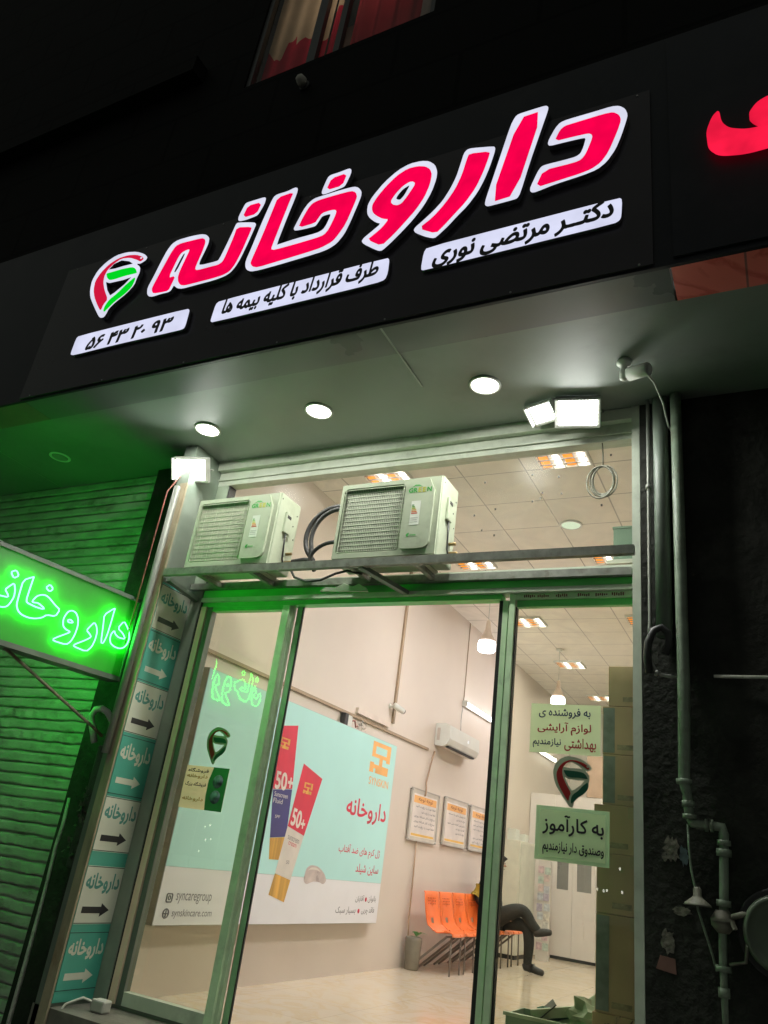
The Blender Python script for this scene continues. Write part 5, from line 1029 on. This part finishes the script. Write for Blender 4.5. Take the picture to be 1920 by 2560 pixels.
for s in (-1, 1):
    skinned('sleeve_stripe', m_jy, PR, [(-3.905, y+s*.228, -.20), (-3.925, y+s*.246, -.245), (-3.94, y+s*.258, -.285)], [(0, 1), (1, 2)], [.073, .072, .070], 1)
# left leg down, right leg crossed over it
skinned('trousers', m_trs, PR, [(-3.80, y, -.58), (-3.76, y+.09, -.58), (-3.42, y+.06, -.565), (-3.30, y+.04, -.60), (-3.275, y+.03, -.78), (-3.285, y+.02, -1.06), (-3.76, y-.09, -.57), (-3.57, y-.07, -.46), (-3.40, y-.03, -.385), (-3.32, y-.01, -.42), (-3.25, y+.0, -.54), (-3.13, y-.01, -.625)],
        [(0, 1), (1, 2), (2, 3), (3, 4), (4, 5), (0, 6), (6, 7), (7, 8), (8, 9), (9, 10), (10, 11)], [(.13, .14), .112, .095, .086, .074, .055, .12, .118, .096, .084, .076, .058])
skinned('shoe', m_shoe, PR, [(-3.34, y+.02, -1.06), (-3.27, y+.02, -1.035), (-3.17, y+.02, -1.07), (-3.05, y+.02, -1.088)], [(0, 1), (1, 2), (2, 3)], [(.05, .045), (.06, .055), (.045, .05), (.03, .038)], 1)
skinned('shoe', m_shoe, PR, [(-3.20, y-.01, -.64), (-3.13, y-.01, -.63), (-3.05, y-.01, -.61), (-2.96, y-.01, -.60)], [(0, 1), (1, 2), (2, 3)], [(.055, .05), (.062, .055), (.048, .05), (.032, .038)], 1)

# ------------------------------------------------------------------ back of the shop
t = thing('white_cabinet', (-4.0, 13.0, FLR), 'tall white cabinet standing against the left wall behind the seated person', 'cabinet')
MB().box(-4.19, -3.86, 12.62, 13.5, FLR+.06, .53, .006).build('body', M('cabinet_white', (.70, .69, .60), .4), t)
box('plinth', m_black, t, -4.18, -3.88, 12.66, 13.46, FLR, FLR+.058)
box('door', M('cabinet_door', (.62, .62, .54), .4), t, -3.858, -3.846, 12.66, 13.46, FLR+.1, .49)
t = thing('toppled_cartons', (-4.0, 12.9, .53), 'small white cartons on top of the tall white cabinet', 'cartons')
MB().box(-4.12, -3.98, 12.75, 12.95, .531, .70, .004).build('carton', m_white, t); MB().box(-4.05, -3.93, 13.1, 13.3, .531, .65, .004).build('carton', m_white, t)
t = thing('brochure_rack', (-3.63, 13.4, FLR), 'brochure rack with colourful leaflets beside the white back doors', 'rack')
MB().box(-3.76, -3.56, 13.36, 13.42, FLR, .30).build('stand', M('rack_white', (.62, .58, .55), .5), t)
random.seed(9); cols = ('#c98a98', '#b8bcd0', '#d8ccb8', '#9dc0ac', '#8a6a9e', '#e0dad2', '#d8a8a0', '#c0cad8')
for r in range(9):
    for c in range(2):
        z = .22-r*.135+random.uniform(-.02, .02); x = -3.755+c*.1+random.uniform(-.012, .012)
        box('leaflet', M('leaflet_print', tuple(.45*v+.3 for v in lin(cols[(r*2+c*3+r) % 8])), .5, var=.35, scale=20), t, x, x+.088, 13.345, 13.359, z-.105, z)
t = thing('back_partition', (-3.0, 14.2, FLR), 'white partition with glazed double doors at the back of the shop', 'partition')
m_dw = M('white_door_paint', (.72, .67, .64), .45, var=.03)
box('panel', m_dw, t, -4.19, -3.745, 14.2, 14.26, FLR, 1.42)
for x0, x1 in ((-3.743, -3.405), (-3.401, -3.02)):
    d = MB().box(x0, x1, 14.18, 14.22, FLR+.045, -.088).box(x0, x0+.07, 14.18, 14.22, -.087, .36).box(x1-.07, x1, 14.18, 14.22, -.087, .36).box(x0, x1, 14.18, 14.22, .361, .45).build('door', m_dw, t)
    box('pane', M('door_window', (.20, .20, .19), .3), d, x0+.072, x1-.072, 14.195, 14.205, -.086, .359)
box('threshold', m_black, t, -3.743, -1.2, 14.17, 14.21, FLR, FLR+.043)
box('panel', m_dw, t, -3.016, .55, 14.2, 14.26, FLR+.045, 1.42)
box('panel', m_dw, t, -3.743, -3.018, 14.21, 14.26, .452, 1.42)
box('upper_panel', M('brown_panel', (.40, .28, .20), .5), t, -3.2, .55, 14.2, 14.26, 1.422, 2.12)
# ------------------------------------------------------------------ cartons stacked behind the right door
m_cb = M('cardboard', (.66, .47, .31), .75, var=.15, scale=3); m_cs = M('carton_stripe', (.26, .30, .30), .7, var=.3, scale=12); m_tape = M('packing_tape', (.55, .45, .28), .3)
def carton(x0, x1, y0, y1, z0, z1, lb, st=True, nm='cardboard_carton'):
    t = thing(nm, ((x0+x1)/2, (y0+y1)/2, z0), lb, 'carton', 'cartons stacked behind the right door')
    MB().box(x0, x1, y0, y1, z0, z1, .004).build('body', m_cb, t)
    if st: box('side_print', m_cs, t, x0+.004, x0+.075, y0-.002, y0-.0005, z0+.01, z1-.01)
    box('tape', m_tape, t, (x0+x1)/2-.03, (x0+x1)/2+.03, y0-.0015, y0-.0003, z1-.07, z1-.004)
    box('print', M('carton_print', (.40, .33, .22), .7, var=.4, scale=30), t, x0+.09, x0+.2, y0-.0015, y0-.0003, z0+.03, z0+.06)
    return t
carton(-1.0, -.62, 5.0, 5.4, 1.062, 1.32, 'topmost cardboard carton of the stack behind the right door', False)
carton(-1.034, -.62, 5.0, 5.45, .765, 1.06, 'cardboard carton second from the top of the stack, with a dark striped edge')
carton(-1.031, -.62, 5.0, 5.45, .47, .763, 'cardboard carton beside the emblem, third from the top of the stack')
carton(-1.08, -.62, 5.0, 5.45, .20, .468, 'cardboard carton behind the right edge of the lower notice', False)
carton(-1.06, -.62, 5.0, 5.45, -.12, .198, 'cardboard carton just below the lower notice', False)
carton(-1.06, -.62, 5.0, 5.45, -.61, -.122, 'tall cardboard carton with a dark striped edge low in the stack')
carton(-1.075, -.62, 5.0, 5.45, FLR, -.612, 'lowest and darkest cardboard carton of the stack', False)
t = thing('green_box', (-.93, 7.3, 2.0), 'teal box stored high behind the transom glass at the right', 'box')
MB().box(-.975, -.5, 5.0, 5.4, 2.03, 2.30, .004).build('body', M('teal_box', (.16, .26, .20), .6), t)
box('lid', M('teal_box_lid', (.18, .29, .22), .6), t, -.98, -.495, 4.995, 5.405, 2.301, 2.315)
tag(box('high_shelf', m_white, None, -1.0, .59, 4.9, 5.5, 2.0, 2.028), 'high pale shelf behind the transom glass holding the teal box', 'shelf')
# open carton with waste and a broom behind the right door
t = thing('open_carton', (-1.3, 5.2, FLR), 'open carton of crumpled paper and folded packaging on the floor behind the right door', 'carton')
m_gb = M('green_lit_board', (.22, .32, .22), .7, var=.15)  # green light put into the plain board colour
MB().box(-1.61, -1.1, 5.15, 5.158, FLR, -.735).box(-1.61, -1.602, 5.158, 5.5, FLR, -.735).box(-1.11, -1.102, 5.158, 5.5, FLR, -.735).box(-1.602, -1.11, 5.49, 5.498, FLR, -.735).build('walls', m_gb, t)
MB().obox((-1.62, 5.14, -.733), (-1.08, 5.14, -.728), .03, .018).build('rim', M('pale_rim', (.45, .52, .38), .6), t)
def crumple(c, r, m, seed, name, parent, sq=(1, 1, 1)):
    random.seed(seed); bm = bmesh.new(); bmesh.ops.create_icosphere(bm, subdivisions=3, radius=1)
    for v in bm.verts:
        d = v.co.normalized(); k = 1+.35*math.sin(d.x*5+seed)*math.cos(d.y*6+seed*2)+.22*math.sin(d.z*11+seed)+random.uniform(-.08, .08)
        v.co = Vector((c[0]+d.x*r*k*sq[0], c[1]+d.y*r*k*sq[1], c[2]+d.z*r*k*sq[2]))
    mb = MB(); bm.verts.index_update(); mb.add([v.co for v in bm.verts], [[v.index for v in f.verts] for f in bm.faces]); bm.free()
    return mb.build(name, m, parent)
tag(crumple((-1.13, 5.22, -.70), .11, M('crumpled_bag', (.34, .40, .28), .8), 4, 'crumpled_paper', None, (1.3, .8, .9)), 'pale green crumpled paper bag on the open carton', 'paper')
tag(crumple((-1.3, 5.3, -.74), .10, M('teal_bag', (.05, .16, .11), .5), 8, 'plastic_bag', None, (1.5, .8, .7)), 'dark teal plastic bag stuffed in the open carton', 'bag')
tag(MB().obox((-1.50, 5.25, -.78), (-1.36, 5.30, -.645), .22, .006).build('folded_board', M('dark_board', (.06, .065, .045), .7), None), 'dark folded cardboard sheet leaning up out of the open carton', 'cardboard')
tag(MB().obox((-1.47, 5.2, -.72), (-1.2, 5.24, -.655), .05, .05).build('folded_board', M('pale_board', (.42, .46, .33), .7), None), 'pale folded cardboard strip lying across the open carton', 'cardboard')
t = thing('broom', (-.93, 5.0, -.65), 'upturned broom head with bristles at the bottom right of the right door', 'broom')
mb = MB(); random.seed(6)
for k in range(70):
    a = random.uniform(0, .42); mb.tube([(-1.0+a*.35, 4.86+random.uniform(-.03, .03), -.80), (-1.0+a*.5+random.uniform(0, .05), 4.86+random.uniform(-.05, .05), -.70), (-.98+a+random.uniform(-.02, .05), 4.86+random.uniform(-.06, .06), -.62+random.uniform(-.05, .03))], .003, 4)
mb.build('bristles', M('bristle', (.22, .17, .10), .7, var=.6, scale=25), t)
MB().box(-1.02, -.83, 4.83, 4.89, -.86, -.80, .01).build('head', M('broom_head', (.20, .03, .03), .5), t)
MB().tube([(-.93, 4.86, -.86), (-.93, 4.86, FLR)], .013).build('handle', m_leg, t)

# ------------------------------------------------------------------ made-up bulb strings standing in for far street lights mirrored in the glass
e_far = E('speck_bulb', (1, .97, .85), 45)
def lamp_string(pts, x0, x1, lb):
    t = thing('speck_bulb_string', (pts[0][0], -20, -H), lb, 'bulb string')
    z0 = max(p[2] for p in pts)+.5
    for x in (x0, x1): MB().tube([(x, -20, -H), (x, -20, z0)], .03, 8).build('post', m_steel, t)
    MB().tube([(x0+(x1-x0)*k/8, -20, z0-.10*math.sin(math.pi*k/8)) for k in range(9)], .006, 5).build('wire', m_black, t)
    for x, y, z in pts:
        MB().tube([(x, y, z+.1), (x, y, z0-.02)], .005, 5).build('cord', m_black, t)
        MB().lathe((x, y, z), [(.01, -.05), (.028, -.03), (.034, 0), (.025, .03), (.01, .05)], 10).build('bulb', e_far, t)
lamp_string([(-6.16, -20, -.01), (-5.95, -20, -.04), (-5.84, -20, -.01), (-5.34, -20, 0), (-4.92, -20, -.01), (-5.41, -20, .71)], -6.6, -4.4, 'made-up bulbs for far street lights across the road, mirrored as specks in the right door glass')
lamp_string([(-23.3, -20, .23), (-23.03, -20, .32), (-23.13, -20, -.28), (-22.85, -20, -.23), (-23.36, -20, -.75)], -23.8, -22.4, 'made-up bulbs for far street lights across the road, mirrored as five specks in the left door glass')
